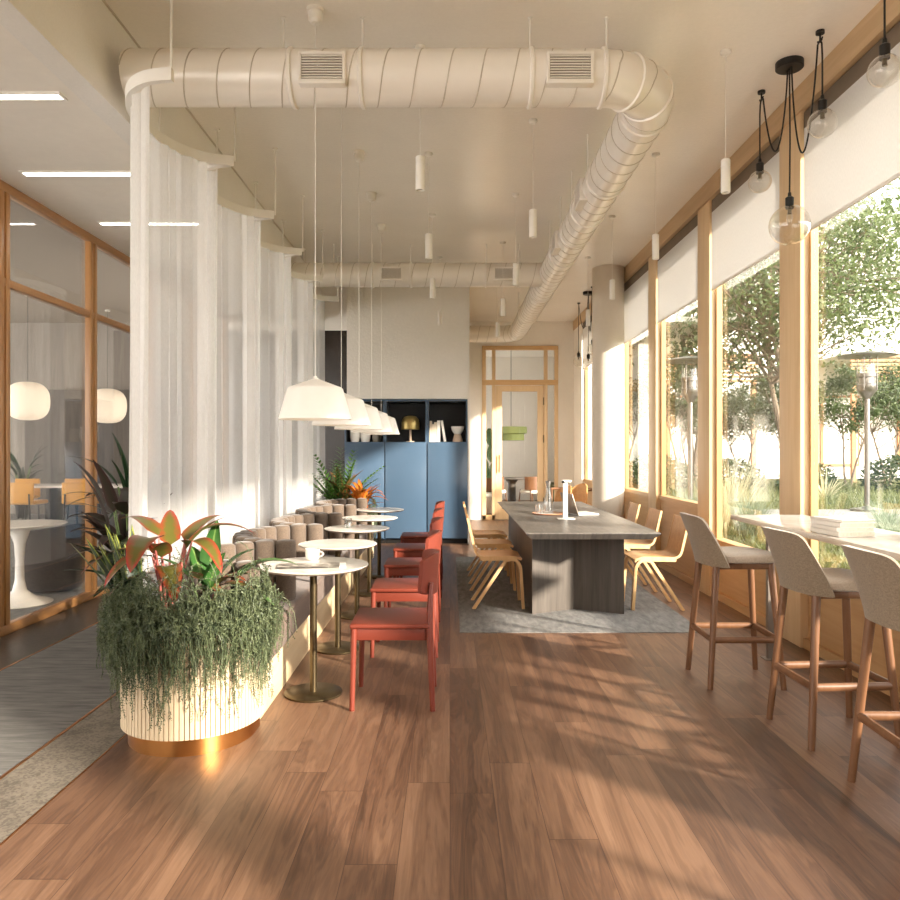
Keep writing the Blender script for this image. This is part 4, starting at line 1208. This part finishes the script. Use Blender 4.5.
# the red leaved plant: leaves placed one by one (azimuth, elevation, stem height, length, half width, droop)
AG = [(R(180), R(22), .26, .30, .036, 1.3), (R(150), R(50), .33, .24, .04, 1.2), (R(20), R(42), .33, .26, .038, 1.5), (R(265), R(30), .33, .22, .055, 2.3), (R(330), R(35), .30, .24, .045, 2.4),
      (R(185), R(0), .16, .30, .032, .5), (R(200), R(60), .08, .27, .03, 3.4), (R(350), R(10), .15, .28, .034, 1.6), (R(300), R(15), .20, .22, .045, 1.8), (R(230), R(25), .24, .22, .042, 1.9),
      (R(60), R(55), .30, .22, .04, 1.0), (R(110), R(60), .28, .22, .04, .8), (R(0), R(65), .27, .2, .036, .9), (R(280), R(62), .24, .18, .04, 1.6)]
AG = [(a, e-R(10), sh+.075, l*1.3, w*1.3, dr*.95) for a, e, sh, l, w, dr in AG]
leafy('aglaonema_plant', 'red and olive leaved plant in the front planter', (-1.375, 3.66, .57), M['aglao'], len(AG), 5, 0, 0, 0, 0, 0, M['stempink'], .007, .2, specs=AG)
AG2 = [(R(-5), R(25), .15, .25, .044, 1.7), (R(330), R(40), .16, .22, .034, 1.2), (R(30), R(50), .14, .2, .036, 1.4)]
leafy('aglaonema_plant', 'red tipped leaves beside the bench rolls in the front planter', (-1.19, 3.72, .57), M['aglao'], 3, 6, 0, 0, 0, 0, 0, M['stempink'], .005, .2, specs=AG2, spread=.004)
SNK = [(R(105+k*11), R(56+(k*17)%24), 0, .36+.016*((k*7)%9), .033, .18) for k in range(13)]
leafy('snake_plant', 'upright snake plant with yellow leaf edges in the front planter', (-1.545, 3.66, .58), M['snake'], 13, 12, 0, 0, 0, 0, 0, spread=.035, specs=SNK)
SPT = [(R(80), R(75), .26, .24, .055, .5), (R(20), R(55), .22, .22, .05, 1.0), (R(200), R(55), .2, .22, .05, 1.0), (R(290), R(40), .18, .2, .05, 1.4), (R(320), R(65), .2, .2, .045, .9), (R(130), R(60), .2, .22, .05, .9)]
leafy('peace_lily', 'glossy broad green plant beside the red leaves in the front planter', (-1.19, 3.66, .56), M['spath'], 6, 14, 0, 0, 0, 0, 0, None, .005, .25, specs=SPT)
CAL = [(R(10), R(28), .24, .30, .045, 1.0), (R(340), R(20), .12, .26, .04, 1.1), (R(40), R(38), .2, .26, .045, .9), (R(300), R(25), .1, .24, .035, 1.3), (R(195), R(20), .13, .26, .034, 1.2)]
leafy('calathea_plant', 'pale striped green leaves arching toward the bench from the front planter', (-1.12, 3.74, .56), M['calathea'], 5, 15, 0, 0, 0, 0, 0, None, .004, .25, specs=CAL)

# potted dark plant in the corridor
pot = thing('plant_pot', 'dark round pot behind the front planter in the corridor', 'pot', (-2.12, 4.95, 0))
obj('pot_body', G().lathe([(1e-5, .001), (.10, .001), (.13, .30), (.14, .40), (.128, .40), (.122, .36), (1e-5, .36)], 36), M['darkpot'], pot)
obj('soil', G().cyl((0, 0, .355), (0, 0, .372), .123, n=28), M['soil'], pot)
leafy('cordyline_plant', 'dark purple leaved plant behind the front planter', (-2.12, 4.95, .37), M['cordy'], 34, 22, (.30, .42), (.045, .06), (30, 85), (.30, .66), (.6, 1.4), None, .006, .2)
leafy('rubber_plant', 'dark green leaves low around the purple plant in the corridor', (-2.12, 4.93, .37), M['darkleaf'], 20, 25, (.26, .4), (.045, .065), (5, 55), (.12, .42), (.5, 1.5), None, .006, .2)
pot2 = dup(pot, (-2.38, 5.75, 0), 0, 'dark round pot behind the nearest curtain')
leafy('dracaena_plant', 'tall narrow leaved plant partly hidden by the nearest curtain', (-2.38, 5.75, .37), M['darkleaf'], 16, 28, (.42, .6), (.018, .026), (25, 70), (.45, .85), (.6, 1.4), None, .01, .2)

# plants in the far planter
def palm(name, label, loc, m, seed, n, L):
    q = random.Random(seed); t = thing(name, label, 'plant', loc); g = G(); s = G()
    for i in range(n):
        a = i*2.4 + q.uniform(-.3, .3); el = R(q.uniform(55, 86)); l = q.uniform(*L)
        d = Vector((math.cos(a)*math.cos(el), math.sin(a)*math.cos(el), math.sin(el))); p = Vector((0, 0, 0)); pts = [p]
        for k in range(16):
            d = (d + Vector((0, 0, -.05))).normalized(); p = p + d*l/16; pts.append(p)
        s.tube(pts, [.006*(1-k/18) for k in range(17)], 5)
        for k in range(4, 17):
            dd = (pts[k]-pts[k-1]).normalized(); sd = dd.cross(Vector((0,0,1))).normalized()
            for sg in (-1, 1):
                g.leaf(pts[k], sd*sg*.8 + dd*.8, l*.28*(1.1-k/22), .015, .6, .1, 4)
    obj('frond', g, m, t); obj('stem', s, M['stem'], t)
    return t
palm('areca_palm', 'bright green feather palm in the far planter', (-1.36, 9.28, .55), M['palm'], 41, 16, (.6, .98))
leafy('croton_plant', 'dark orange spotted croton in the far planter', (-1.32, 9.20, .55), M['croton'], 26, 43, (.2, .3), (.035, .05), (15, 80), (.1, .42), (.6, 1.4))
leafy('bromeliad_plant', 'orange leaved plant in the far planter beside the blue cabinet', (-1.08, 9.17, .55), M['brom'], 40, 44, (.2, .3), (.026, .036), (15, 75), (.12, .36), (.8, 1.8))
# ------------------------------------------------------------------ room behind the partition
tt = thing('pedestal_table', 'white round pedestal table behind the glass partition', 'table', (-3.93, 6.85, 0))
obj('table_top', G().lathe([(1e-5, .705), (.36, .705), (.39, .718), (.395, .724), (.39, .73), (1e-5, .73)], 48), M['ceramic'], tt)
obj('pedestal', G().lathe([(1e-5, .001), (.27, .001), (.275, .008), (.24, .025), (.13, .06), (.06, .12), (.04, .22), (.036, .40), (.048, .55), (.085, .66), (.13, .704), (1e-5, .704)], 40), M['ceramic'], tt)
pf = thing('tub_chair', 'dark rounded tub chair with slate cushion behind the glass partition', 'chair', (-4.0, 7.55, 0), R(150))
obj('base', G().lathe([(1e-5, .02), (.26, .02), (.30, .06), (.33, .30), (.34, .42), (1e-5, .42)], 40), M['pouf'], pf)
obj('seat_cushion', G().lathe([(1e-5, .42), (.30, .42), (.33, .45), (.33, .50), (.30, .53), (1e-5, .54)], 40), M['poufblue'], pf)
def tubb(off):
    return lambda u, v: ((.33+.03*v+off)*math.cos(PI*.5+PI*(.1+.8*u)), (.33+.03*v+off)*math.sin(PI*.5+PI*(.1+.8*u)), (.30+.38*v-.06*abs(u-.5)*2*v))
g = G().surf(tubb(.03), 24, 6); k = len(g.v); g.surf(tubb(-.03), 24, 6); w = 25
for i in range(24): g.f.append((i, i+1, k+i+1, k+i)); g.f.append((6*w+i, 6*w+i+1, k+6*w+i+1, k+6*w+i))
for j in range(6): g.f.append((j*w, (j+1)*w, k+(j+1)*w, k+j*w)); g.f.append((j*w+24, (j+1)*w+24, k+(j+1)*w+24, k+j*w+24))
obj('backrest', g, M['pouf'], pf)
lt = thing('dining_table', 'long stone topped table with mustard chairs behind the partition', 'table', (-7.6, 14.2, 0))
obj('table_top', G().box(-9.6, -5.3, 13.75, 14.75, .70, .74, .006), M['marble'], lt, world=True)
for x in (-9.2, -7.5, -5.7): obj('leg', G().box(x-.04, x+.04, 14.0, 14.5, 0, .70, .004), M['black'], lt, world=True)
def mustard_chair():
    t = thing('dining_chair', '', 'chair', (0, 0, 0), 0, 'mustard chairs at the stone topped table')
    obj('seat', G().box(-.25, .25, -.24, .24, .42, .49, .03, 3), M['mustard'], t)
    obj('backrest', G().box(-.25, .25, -.29, -.24, .44, .82, .022, 3), M['mustard'], t)
    for sx in (-1, 1):
        obj('leg', G().cyl((sx*.21, -.30, 0), (sx*.18, -.30, .62), .013, n=10), M['black'], t)
        obj('leg', G().cyl((sx*.22, .2, 0), (sx*.2, .2, .42), .013, n=10), M['black'], t)
    return t
mc = mustard_chair(); mc.location = (-7.65, 13.60, 0); mc['label'] = 'mustard chair seen from behind in front of the stone topped table'
dup(mc, (-6.65, 13.60, 0), 0, 'mustard chair beside the partition post at the stone topped table')
dup(mc, (-8.62, 13.60, 0), 0, 'mustard chair at the left picture edge at the stone topped table')
dup(mc, (-7.55, 14.92, 0), PI, 'mustard chair across the stone topped table, its back just showing')
dup(mc, (-8.55, 14.92, 0), PI, 'mustard chair across the stone topped table at the picture edge')
LL = ['large paper globe lantern left of the partition post', 'paper globe lantern right of the partition post']
for k, (x, y) in enumerate(((-7.6, 13.5), (-6.85, 15.0))):
    t = thing('paper_lantern', LL[k], 'lamp', (x, y, 0), 0, 'paper globe lanterns behind the partition')
    pr = []
    for i in range(25):
        a = -PI/2 + PI*i/24
        c, s = math.cos(a), math.sin(a)
        pr.append((max(abs(c)**.72*.36, 1e-5), 2.28 + math.copysign(abs(s)**.8, s)*.345))
    obj('lamp_shade', G().lathe(pr, 36), M['lantern'], t)
    obj('cord', G().cyl((0, 0, 2.62), (0, 0, 4.2), .005, n=6), M['blackcord'], t)
    obj('canopy', G().cyl((0, 0, 4.17), (0, 0, 4.2), .05, n=16), M['whitemetal'], t)
pot3 = dup(pot, (-8.9, 15.6, 0), 0, 'dark pot behind the stone topped table')
leafy('dracaena_plant', 'leafy plant behind the stone topped table at the grey wall', (-8.9, 15.6, .37), M['darkleaf'], 18, 51, (.4, .6), (.03, .04), (20, 75), (.3, .8), (.5, 1.3), None, .008, .2)

# ------------------------------------------------------------------ far seats by the last window
sf = thing('lounge_seat', 'mustard cushioned lounge seat with curved wood rail by the far window', 'armchair', (2.03, 12.95, 0))
obj('seat_cushion', G().lathe([(1e-5, .36), (.30, .36), (.34, .39), (.34, .44), (.30, .475), (1e-5, .485)], 32, (2.08, 12.95, 0), 1.1, 1), M['mustard'], sf, world=True)
obj('base', G().cyl((2.08, 12.95, .30), (2.08, 12.95, .36), .30, n=32), M['chairbrown'], sf, world=True)
obj('back_rail', G().tube([(2.08+.37*math.cos(a), 12.95+.37*math.sin(a), .72) for a in [R(-60+10*i) for i in range(22)]], .022, 10), M['chairbrown'], sf, world=True)
for a in (-55, 45, 145): obj('leg', G().cyl((2.08+.36*math.cos(R(a)), 12.95+.36*math.sin(R(a)), 0), (2.08+.36*math.cos(R(a)), 12.95+.36*math.sin(R(a)), .72), .017, n=10), M['chairbrown'], sf, world=True)
for k, (x, y, rz) in enumerate(((1.56, 11.35, 205), (1.93, 12.0, 215))):
    t = thing('shell_chair', ['curved plywood shell chair left of the white stand, beyond the dark table', 'curved plywood shell chair behind the laptop, beyond the dark table'][k], 'chair', (x, y, 0), R(rz), 'plywood shell chairs by the far window')
    def sh(off):
        return lambda u, v: (-(.24+off)*math.cos((u-.5)*2.0)-.05*v, (.25+off)*math.sin((u-.5)*2.0)*(1-.15*v*v), .46+.40*v*(1-.35*abs(u-.5)**2*4*.7))
    g = G().surf(sh(.008), 18, 8); kk = len(g.v); g.surf(sh(-.008), 18, 8); w = 19
    for i in range(18): g.f.append((i, i+1, kk+i+1, kk+i)); g.f.append((8*w+i, 8*w+i+1, kk+8*w+i+1, kk+8*w+i))
    for j in range(8): g.f.append((j*w, (j+1)*w, kk+(j+1)*w, kk+j*w)); g.f.append((j*w+18, (j+1)*w+18, kk+(j+1)*w+18, kk+j*w+18))
    obj('backrest', g, M['ply'], t)
    obj('seat', G().lathe([(1e-5, .445), (.23, .445), (.245, .455), (.24, .468), (1e-5, .468)], 28), M['ply'], t)
    for sx in (-1, 1):
        for sy in (-1, 1): obj('leg', G().cyl((sx*.2, sy*.2, 0), (sx*.14, sy*.14, .445), .012, n=10), M['chairbrown'], t)
# ------------------------------------------------------------------ room beyond the door
gd = thing('drum_pendant', 'green two tier drum pendant lamp beyond the glass door', 'lamp', (1.40, 17.2, 0))
obj('lamp_shade', G().lathe([(.27, 1.62), (.30, 1.62), (.30, 1.77), (.36, 1.78), (.36, 1.93), (.355, 1.93), (.355, 1.785), (.295, 1.775), (.295, 1.625), (.27, 1.625)], 40), M['greendrum'], gd)
obj('cord', G().cyl((0, 0, 1.9), (0, 0, 4.0), .006, n=6), M['blackcord'], gd)
obj('spider', G().cyl((-.355, 0, 1.9), (.355, 0, 1.9), .004, n=6).cyl((0, -.355, 1.9), (0, .355, 1.9), .004, n=6), M['black'], gd)
ft = thing('bistro_table', 'dark pedestal table beyond the glass door', 'table', (1.45, 17.6, 0))
obj('table_top', G().lathe([(1e-5, .72), (.42, .72), (.43, .73), (.42, .75), (1e-5, .75)], 40), M['blacktop'], ft)
obj('pedestal', G().lathe([(1e-5, .001), (.28, .001), (.26, .03), (.10, .08), (.09, .62), (.16, .719), (1e-5, .719)], 32), M['blackwood'], ft)
def tub2(lab, loc, rz):
    t = thing('padded_chair', lab, 'chair', loc, rz, 'brown chairs beyond the glass door')
    def bk(off):
        return lambda u, v: ((.26+off)*math.cos(PI+(u-.5)*2.6), (.27+off)*math.sin(PI+(u-.5)*2.6), .50+.30*v)
    g = G().surf(bk(.014), 20, 4); k = len(g.v); g.surf(bk(-.014), 20, 4); w = 21
    for i in range(20): g.f.append((i, i+1, k+i+1, k+i)); g.f.append((4*w+i, 4*w+i+1, k+4*w+i+1, k+4*w+i))
    for j in range(4): g.f.append((j*w, (j+1)*w, k+(j+1)*w, k+j*w)); g.f.append((j*w+20, (j+1)*w+20, k+(j+1)*w+20, k+j*w+20))
    obj('backrest', g, M['chairbrown'], t)
    obj('seat_cushion', G().lathe([(1e-5, .42), (.25, .42), (.265, .45), (.25, .49), (1e-5, .495)], 28), M['cushionw'], t)
    for sx in (-1, 1):
        for sy in (-1, 1): obj('leg', G().cyl((sx*.22, sy*.22, 0), (sx*.18, sy*.18, .50), .015, n=8), M['chairbrown'], t)
    return t
tub2('brown chair with white cushion left of the table beyond the door', (1.02, 17.15, 0), R(60))
tub2('brown chair with white cushion right of the table beyond the door', (1.86, 17.10, 0), R(125))
tub2('brown chair in the left sidelight beyond the door', (.80, 15.85, 0), R(200))
cp = thing('plant_pot', 'terracotta pot of the cactus beyond the door', 'pot', (.87, 16.7, 0))
obj('pot_body', G().lathe([(1e-5, .001), (.15, .001), (.2, .32), (.2, .36), (.18, .36), (.17, .31), (1e-5, .31)], 28), M['beigeceramic'], cp)
obj('soil', G().cyl((0, 0, .30), (0, 0, .325), .17, n=24), M['soil'], cp)
ca = thing('prickly_pear', 'green prickly pear cactus in the left sidelight of the door', 'cactus', (.87, 16.7, .326))
for dx, dz, rx, rz_, tl in ((0, .25, .12, .27, 0), (.10, .62, .11, .22, 14), (-.08, .68, .10, .22, -12), (.07, 1.02, .12, .22, 8), (.02, 1.36, .10, .2, -6)):
    g = G().sphere((0, 0, 0), 1, 20, 12); g.xf(Matrix.Translation((dx, 0, dz)) @ Matrix.Rotation(R(tl), 4, 'Y') @ Matrix.Diagonal((rx, .035, rz_, 1)))
    obj('pad', g, M['cactus'], ca)

# ------------------------------------------------------------------ the garden
GZ = .50
struct('ground', G().box(2.63, 60, -30, 60, -.2, GZ), M['ground'], None, 'garden ground outside the windows')
struct('path', G().box(2.63, 40, 9.0, 11.0, GZ, GZ+.03), M['path'], None, 'pale paved path crossing the garden')
def blades(n, h, w, spread, lean, seed, seg=3):
    q = random.Random(seed); g = G()
    for i in range(n):
        a = q.uniform(0, 2*PI); r = spread*math.sqrt(q.random())
        b = Vector((r*math.cos(q.uniform(0, 6.3)), r*math.sin(q.uniform(0, 6.3)), 0))
        d = Vector((math.cos(a)*lean*q.uniform(.3, 1.2), math.sin(a)*lean*q.uniform(.3, 1.2), 1)).normalized()
        L = h*q.uniform(.65, 1.15); p = b; s = Vector((-math.sin(a), math.cos(a), 0))
        vs = []; 
        for k in range(seg+1):
            ww = w*(1-k/seg)+.0006
            vs += [p - s*ww, p + s*ww]; p = p + d*L/seg
            d = (d + Vector((math.cos(a)*.16*lean, math.sin(a)*.16*lean, -.22*lean))).normalized()
        g.add(vs, [(2*k, 2*k+1, 2*k+3, 2*k+2) for k in range(seg)])
    return g
# meadow beyond the path: one object nobody could count
q = random.Random(77)
def meadow(name, rects, n, h, m, lab, seed, w=.006):
    q = random.Random(seed); g = G()
    tot = sum((x1-x0)*(y1-y0) for x0, x1, y0, y1 in rects)
    for x0, x1, y0, y1 in rects:
        k = int(n*(x1-x0)*(y1-y0)/tot)
        for i in range(k):
            bx, by = q.uniform(x0, x1), q.uniform(y0, y1)
            a = q.uniform(0, 2*PI); le = q.uniform(.15, .9)
            cl = .55 + .9*mnoise.noise(Vector((bx*.9, by*.9, seed)))
            L = h*q.uniform(.6, 1.2)*(.75+.5*max(cl, 0)); d = Vector((math.cos(a)*le, math.sin(a)*le, 1)).normalized()
            p = Vector((bx, by, GZ)); s = Vector((-math.sin(a), math.cos(a), 0)); vs = []
            for j in range(4):
                ww = w*(1-j/3)+.0008
                vs += [p - s*ww, p + s*ww]; p = p + d*L/3
                d = (d + Vector((math.cos(a)*.12, math.sin(a)*.12, -.25*le))).normalized()
            g.add(vs, [(0,1,3,2), (2,3,5,4), (4,5,7,6)])
    o = obj(name, g, m, smooth=False)
    tag(o, lab, 'grass', kind='stuff')
meadow('meadow_grass', [(3.1, 22, 11.05, 17.5)], 30000, .27, M['grass'], 'yellow green meadow grass beyond the pale path', 3, .010)
meadow('lawn_grass', [(2.7, 5.2, 2.0, 8.5), (5.2, 10, 5.5, 8.6)], 22000, .10, M['grass'], 'low grass between the windows and the pale path', 4, .007)
tf = blades(300, .55, .004, .10, .55, 5, 5)
tuft0 = None
TL = [(3.05, 7.6, 1.0, 'blue'), (3.6, 7.3, .75, 'blue'), (2.98, 5.35, .62, 'blue'), (3.75, 6.4, .85, 'blue'), (3.05, 6.6, .55, 'blue'), (4.6, 7.9, .8, 'blue'), (3.15, 9.9, .8, 'blue')]
TT2 = ['big blue green grass clump outside, left of the post with the globe lamps', 'blue green grass clump just right of the post, behind the books', 'green grass clump seen below the counter between the stools', 'blue green grass clump at the right picture edge above the counter', 'low blue green grass clump behind the counter end', 'blue green grass clump beside the garden path under the heater', 'blue green grass clump at the window of the bentwood chairs']
for k, (x, y, s, c) in enumerate(TL):
    if tuft0 is None:
        tuft0 = obj('grass_clump', tf, M['fescue'], smooth=False); o = tuft0
    else:
        o = tuft0.copy(); C.objects.link(o)
    o.location = (x, y, GZ); o.scale = (s,)*3; o.rotation_euler = (0, 0, k*1.7)
    tag(o, TT2[k], 'grass clump', 'blue grass clumps outside the windows')
pm = blades(170, .95, .006, .08, .42, 9, 5)
for k, (x, y, s, lab) in enumerate(((3.2, 8.45, .9, 'tall pale feather grass behind the blue clump outside'), (2.95, 8.2, .7, 'shorter pale feather grass beside the garden path'))):
    o = obj('feather_grass', pm, M['pampas'], smooth=False) if k == 0 else o.copy()
    if k: C.objects.link(o)
    o.location = (x, y, GZ); o.scale = (s,)*3; o.rotation_euler = (0, 0, k*2)
    tag(o, lab, 'grass clump', 'pale feather grasses')
# bushes
def leafball(seed, n, rx, ry, rz, size, shell=.5):
    q = random.Random(seed); g = G()
    for i in range(n):
        v = Vector((q.gauss(0, 1), q.gauss(0, 1), q.gauss(0, 1))).normalized()*(shell+(1-shell)*q.random()**.5)
        p = Vector((v.x*rx, v.y*ry, v.z*rz))
        d = Vector((q.gauss(0, 1), q.gauss(0, 1), q.gauss(0, .7)+.2)).normalized()
        s = d.cross(Vector((q.gauss(0, 1), q.gauss(0, 1), q.gauss(0, 1)))).normalized()
        L = size*q.uniform(.7, 1.3)
        g.add([p, p + d*L*.5 + s*L*.22, p + d*L, p + d*L*.5 - s*L*.22], [(0,1,2,3)])
    return g
BS = [(5.4, 14.6, .55, 'round dark green bush behind the meadow, left of the big tree'), (7.3, 15.2, .5, 'round bush at the foot of the thin trees'), (8.6, 14.2, .6, 'green bush behind the heater pole'), (10.2, 15.0, .55, 'green bush at the right picture edge in the garden'), (4.1, 14.9, .6, 'green bush behind the window of the bentwood chairs'), (6.4, 13.6, .42, 'small bush in front of the thin trees'), (3.6, 13.4, .5, 'green bush near the far window in the garden')]
b0 = None
for k, (x, y, s, lab) in enumerate(BS):
    if b0 is None: b0 = obj('garden_bush', leafball(31, 1500, 1, 1, .72, .16, .55), M['shrub'], smooth=False); o = b0
    else: o = b0.copy(); C.objects.link(o)
    o.location = (x, y, GZ+s*.62); o.scale = (s*1.2, s, s); o.rotation_euler = (0, 0, k*1.3)
    tag(o, lab, 'bush', 'bushes in the garden')
yc = leafy('yucca_plant', 'pale spiky yucca clump in the meadow right of the post', (6.3, 12.6, GZ), M['pampas'], 46, 61, (.45, .7), (.015, .022), (15, 85), (0, 0), (.2, .8), None, .004, .15)
# trees
def tree(name, lab, loc, H, stems, crown, nclus, nleaf, lsize, seed, m, tr=.05, lean=.25, group=None):
    q = random.Random(seed); t = thing(name, lab, 'tree', loc, 0, group)
    w = G(); lf = G(); cz, rx, rz_ = crown
    tips = []
    for s in range(stems):
        a = 2*PI*s/stems + q.uniform(-.5, .5)
        p = Vector((.03*math.cos(a), .03*math.sin(a), 0)); d = Vector((math.cos(a)*lean*q.uniform(.5, 1.2), math.sin(a)*lean*q.uniform(.5, 1.2), 1)).normalized()
        pts = [p]; n = 12; L = (cz + rz_*.45)*q.uniform(.85, 1.1)
        for k in range(n):
            d = (d + Vector((q.uniform(-.10, .10), q.uniform(-.10, .10), .04))).normalized(); p = p + d*L/n; pts.append(p)
        r0 = tr*(1 if stems == 1 else .75)
        w.tube(pts, [r0*(1-.8*k/n) for k in range(n+1)], 8)
        tips.append(pts)
    for c in range(nclus):
        v = Vector((q.gauss(0, 1), q.gauss(0, 1), q.gauss(0, 1))).normalized()*q.uniform(.45, 1.0)
        cc = Vector((v.x*rx, v.y*rx, cz + v.z*rz_))
        st = q.choice(tips); b = st[q.randint(5, 11)]
        mid = b.lerp(cc, .5) + Vector((0, 0, -.08*rz_))
        w.tube([b, mid, cc], [tr*.28, tr*.18, tr*.06], 5)
        cr = rx*q.uniform(.22, .36)
        for i in range(nleaf):
            p = cc + Vector((q.gauss(0, cr*.55), q.gauss(0, cr*.55), q.gauss(0, cr*.38)))
            d = Vector((q.gauss(0, 1), q.gauss(0, 1), q.gauss(-.35, .8))).normalized()
            s = d.cross(Vector((q.gauss(0, 1), q.gauss(0, 1), q.gauss(0, 1)))).normalized(); L = lsize*q.uniform(.7, 1.3)
            lf.add([p, p + d*L*.45 + s*L*.2, p + d*L, p + d*L*.45 - s*L*.2], [(0,1,2,3)])
    obj('trunk', w, M['bark'], t); obj('crown', lf, m, t, smooth=False)
    return t
tree('shade_tree', 'large leafy garden tree filling the top of the nearest windows', (6.8, 15.0, GZ), 6, 3, (4.5, 2.9, 2.3), 130, 180, .115, 71, M['leaves'], .10, .20)
tree('shade_tree', 'tall tree behind the heater seen in the window of the bentwood chairs', (5.5, 17.0, GZ), 6, 2, (5.6, 1.7, 1.5), 40, 130, .12, 72, M['leaves'], .11, .06)
st = tree('olive_tree', 'slender small tree left of the post, seen past the second window', (6.85, 17.6, GZ), 2.5, 2, (1.75, .75, .65), 34, 130, .075, 73, M['leaves2'], .035, .22, 'thin multi stem trees before the white building')
for x, y, s, rz, lab in ((7.2, 16.2, 1.1, 1, 'slender small tree just right of the post in the nearest window'), (8.5, 16.0, 1.12, 2.2, 'slender small tree left of the heater pole'), (9.6, 16.4, 1.15, 3.4, 'slender small tree right of the heater pole'), (4.75, 15.4, 1.2, 4.4, 'slender small tree in the window of the bentwood chairs'), (4.0, 17.5, 1.1, .6, 'slender small tree in the window beside the column'), (11.2, 16.8, 1.2, 2.9, 'slender small tree outside the right picture edge'), (5.9, 18.4, 1.1, 5.1, 'slender small tree behind the bushes, half hidden by the post')):
    dup(st, (x, y, GZ), rz, lab, s)
# patio heaters
def heater(lab, loc):
    t = thing('patio_heater', lab, 'patio heater', loc, 0, 'steel patio heaters in the garden')
    obj('base', G().lathe([(1e-5, .001), (.22, .001), (.22, .03), (.06, .06), (.045, .07), (1e-5, .07)], 32), M['steel'], t)
    obj('pole', G().cyl((0, 0, .06), (0, 0, 1.62), .036, n=20), M['steel'], t)
    obj('burner', G().lathe([(1e-5, 1.60), (.04, 1.60), (.10, 1.68), (.125, 1.72), (.125, 1.80), (.11, 1.81), (.11, 1.90), (.125, 1.91), (.125, 1.96), (.105, 1.965), (1e-5, 1.965)], 32), M['steel'], t)
    obj('flame_glass', G().lathe([(.095, 1.965), (.09, 2.08), (.06, 2.19), (.05, 2.20)], 28), M['tglass'], t)
    for k in range(4):
        a = PI/4+PI/2*k
        obj('strut', G().cyl((.13*math.cos(a), .13*math.sin(a), 1.72), (.13*math.cos(a), .13*math.sin(a), 2.23), .008, n=8), M['steel'], t)
    obj('reflector', G().lathe([(.38, 2.205), (.385, 2.21), (.30, 2.235), (.15, 2.265), (.05, 2.275), (1e-5, 2.276), (1e-5, 2.266), (.15, 2.255), (.30, 2.225)], 48), M['steel'], t)
    return t
h0 = heater('steel patio heater in the nearest window, right of the big tree', (5.95, 10.7, GZ+.03))
dup(h0, (3.53, 11.02, GZ), 0, 'steel patio heater in the window of the bentwood chairs')
# white building across the garden
bd = thing('garden_building', 'bright white building with wooden slatted canopies across the garden', 'building', (12, 24, 0))
obj('wall', G().box(2.9, 40, 23.5, 24, 0, 9).box(2.9, 4.6, 17.8, 23.5, 0, 5.2), M['facade'], bd, world=True)
def canopy(x0, x1, y, z0, z1):
    g = G()
    n = 7
    for i in range(n): g.box(x0, x1, y-.05, y, z0+(z1-z0)*i/n, z0+(z1-z0)*(i+.6)/n)
    obj('slatted_canopy', g, M['redwood'], bd, world=True)
canopy(5.1, 8.6, 21.0, 3.3, 4.1); canopy(11.2, 22, 21.0, 3.3, 4.1)
for x in (5.15, 6.1, 7.1, 8.5, 11.3, 13.5): obj('canopy_post', G().box(x-.06, x+.06, 20.95, 21.07, .4, 3.3), M['redwood'], bd, world=True)
obj('canopy_roof', G().box(5.0, 8.7, 21.0, 23.5, 4.1, 4.2).box(11.1, 22.1, 21, 23.5, 4.1, 4.2), M['facade'], bd, world=True)
for x in (5.6, 7.4, 12.2, 14.6):
    f = obj('window', G().box(x-.6, x+.6, 23.44, 23.52, .9, 3.1), M['redwood'], bd, world=True)
    p = obj('pane', G().box(x-.53, x+.53, 23.42, 23.44, .97, 3.03), M['whitemetal'], None); p.parent = f; p.location = -bd.location

# ------------------------------------------------------------------ light, sky, camera
w = bpy.data.worlds.new('sky'); sc.world = w; w.use_nodes = True
nt = w.node_tree; nt.nodes.clear()
bg = nt.nodes.new('ShaderNodeBackground'); ow = nt.nodes.new('ShaderNodeOutputWorld')
bg.inputs[0].default_value = (1.0, .965, .94, 1); bg.inputs[1].default_value = 3.7
nt.links.new(bg.outputs[0], ow.inputs[0])
sun = bpy.data.lights.new('sun', 'SUN'); sun.energy = 8.0; sun.color = (1, .89, .77); sun.angle = R(2.6)
so = bpy.data.objects.new('sun', sun); C.objects.link(so)
AZ, EL = R(41), R(18.5)
sd = Vector((math.cos(AZ)*math.cos(EL), -math.sin(AZ)*math.cos(EL), math.sin(EL)))     # towards the sun
so.rotation_euler = sd.to_track_quat('Z', 'Y').to_euler(); so.location = (12, -6, 9)
cam = bpy.data.cameras.new('camera'); cam.lens = 30.0; cam.sensor_width = 36; cam.clip_start = .05; cam.clip_end = 200
co = bpy.data.objects.new('camera', cam); C.objects.link(co)
co.location = (0, 0, 1.40); co.rotation_euler = (R(90), 0, 0)
sc.camera = co
vs_ = sc.view_settings
vs_.view_transform = 'Standard'; vs_.look = 'None'; vs_.gamma = 1; vs_.use_curve_mapping = False; vs_.exposure = 0.95
sc.cycles.max_bounces = 10; sc.cycles.diffuse_bounces = 6; sc.cycles.glossy_bounces = 4; sc.cycles.transparent_max_bounces = 24; sc.cycles.transmission_bounces = 4
sc.cycles.caustics_reflective = False; sc.cycles.caustics_refractive = False
sc.cycles.use_denoising = True
sc.cycles.sample_clamp_indirect = 6
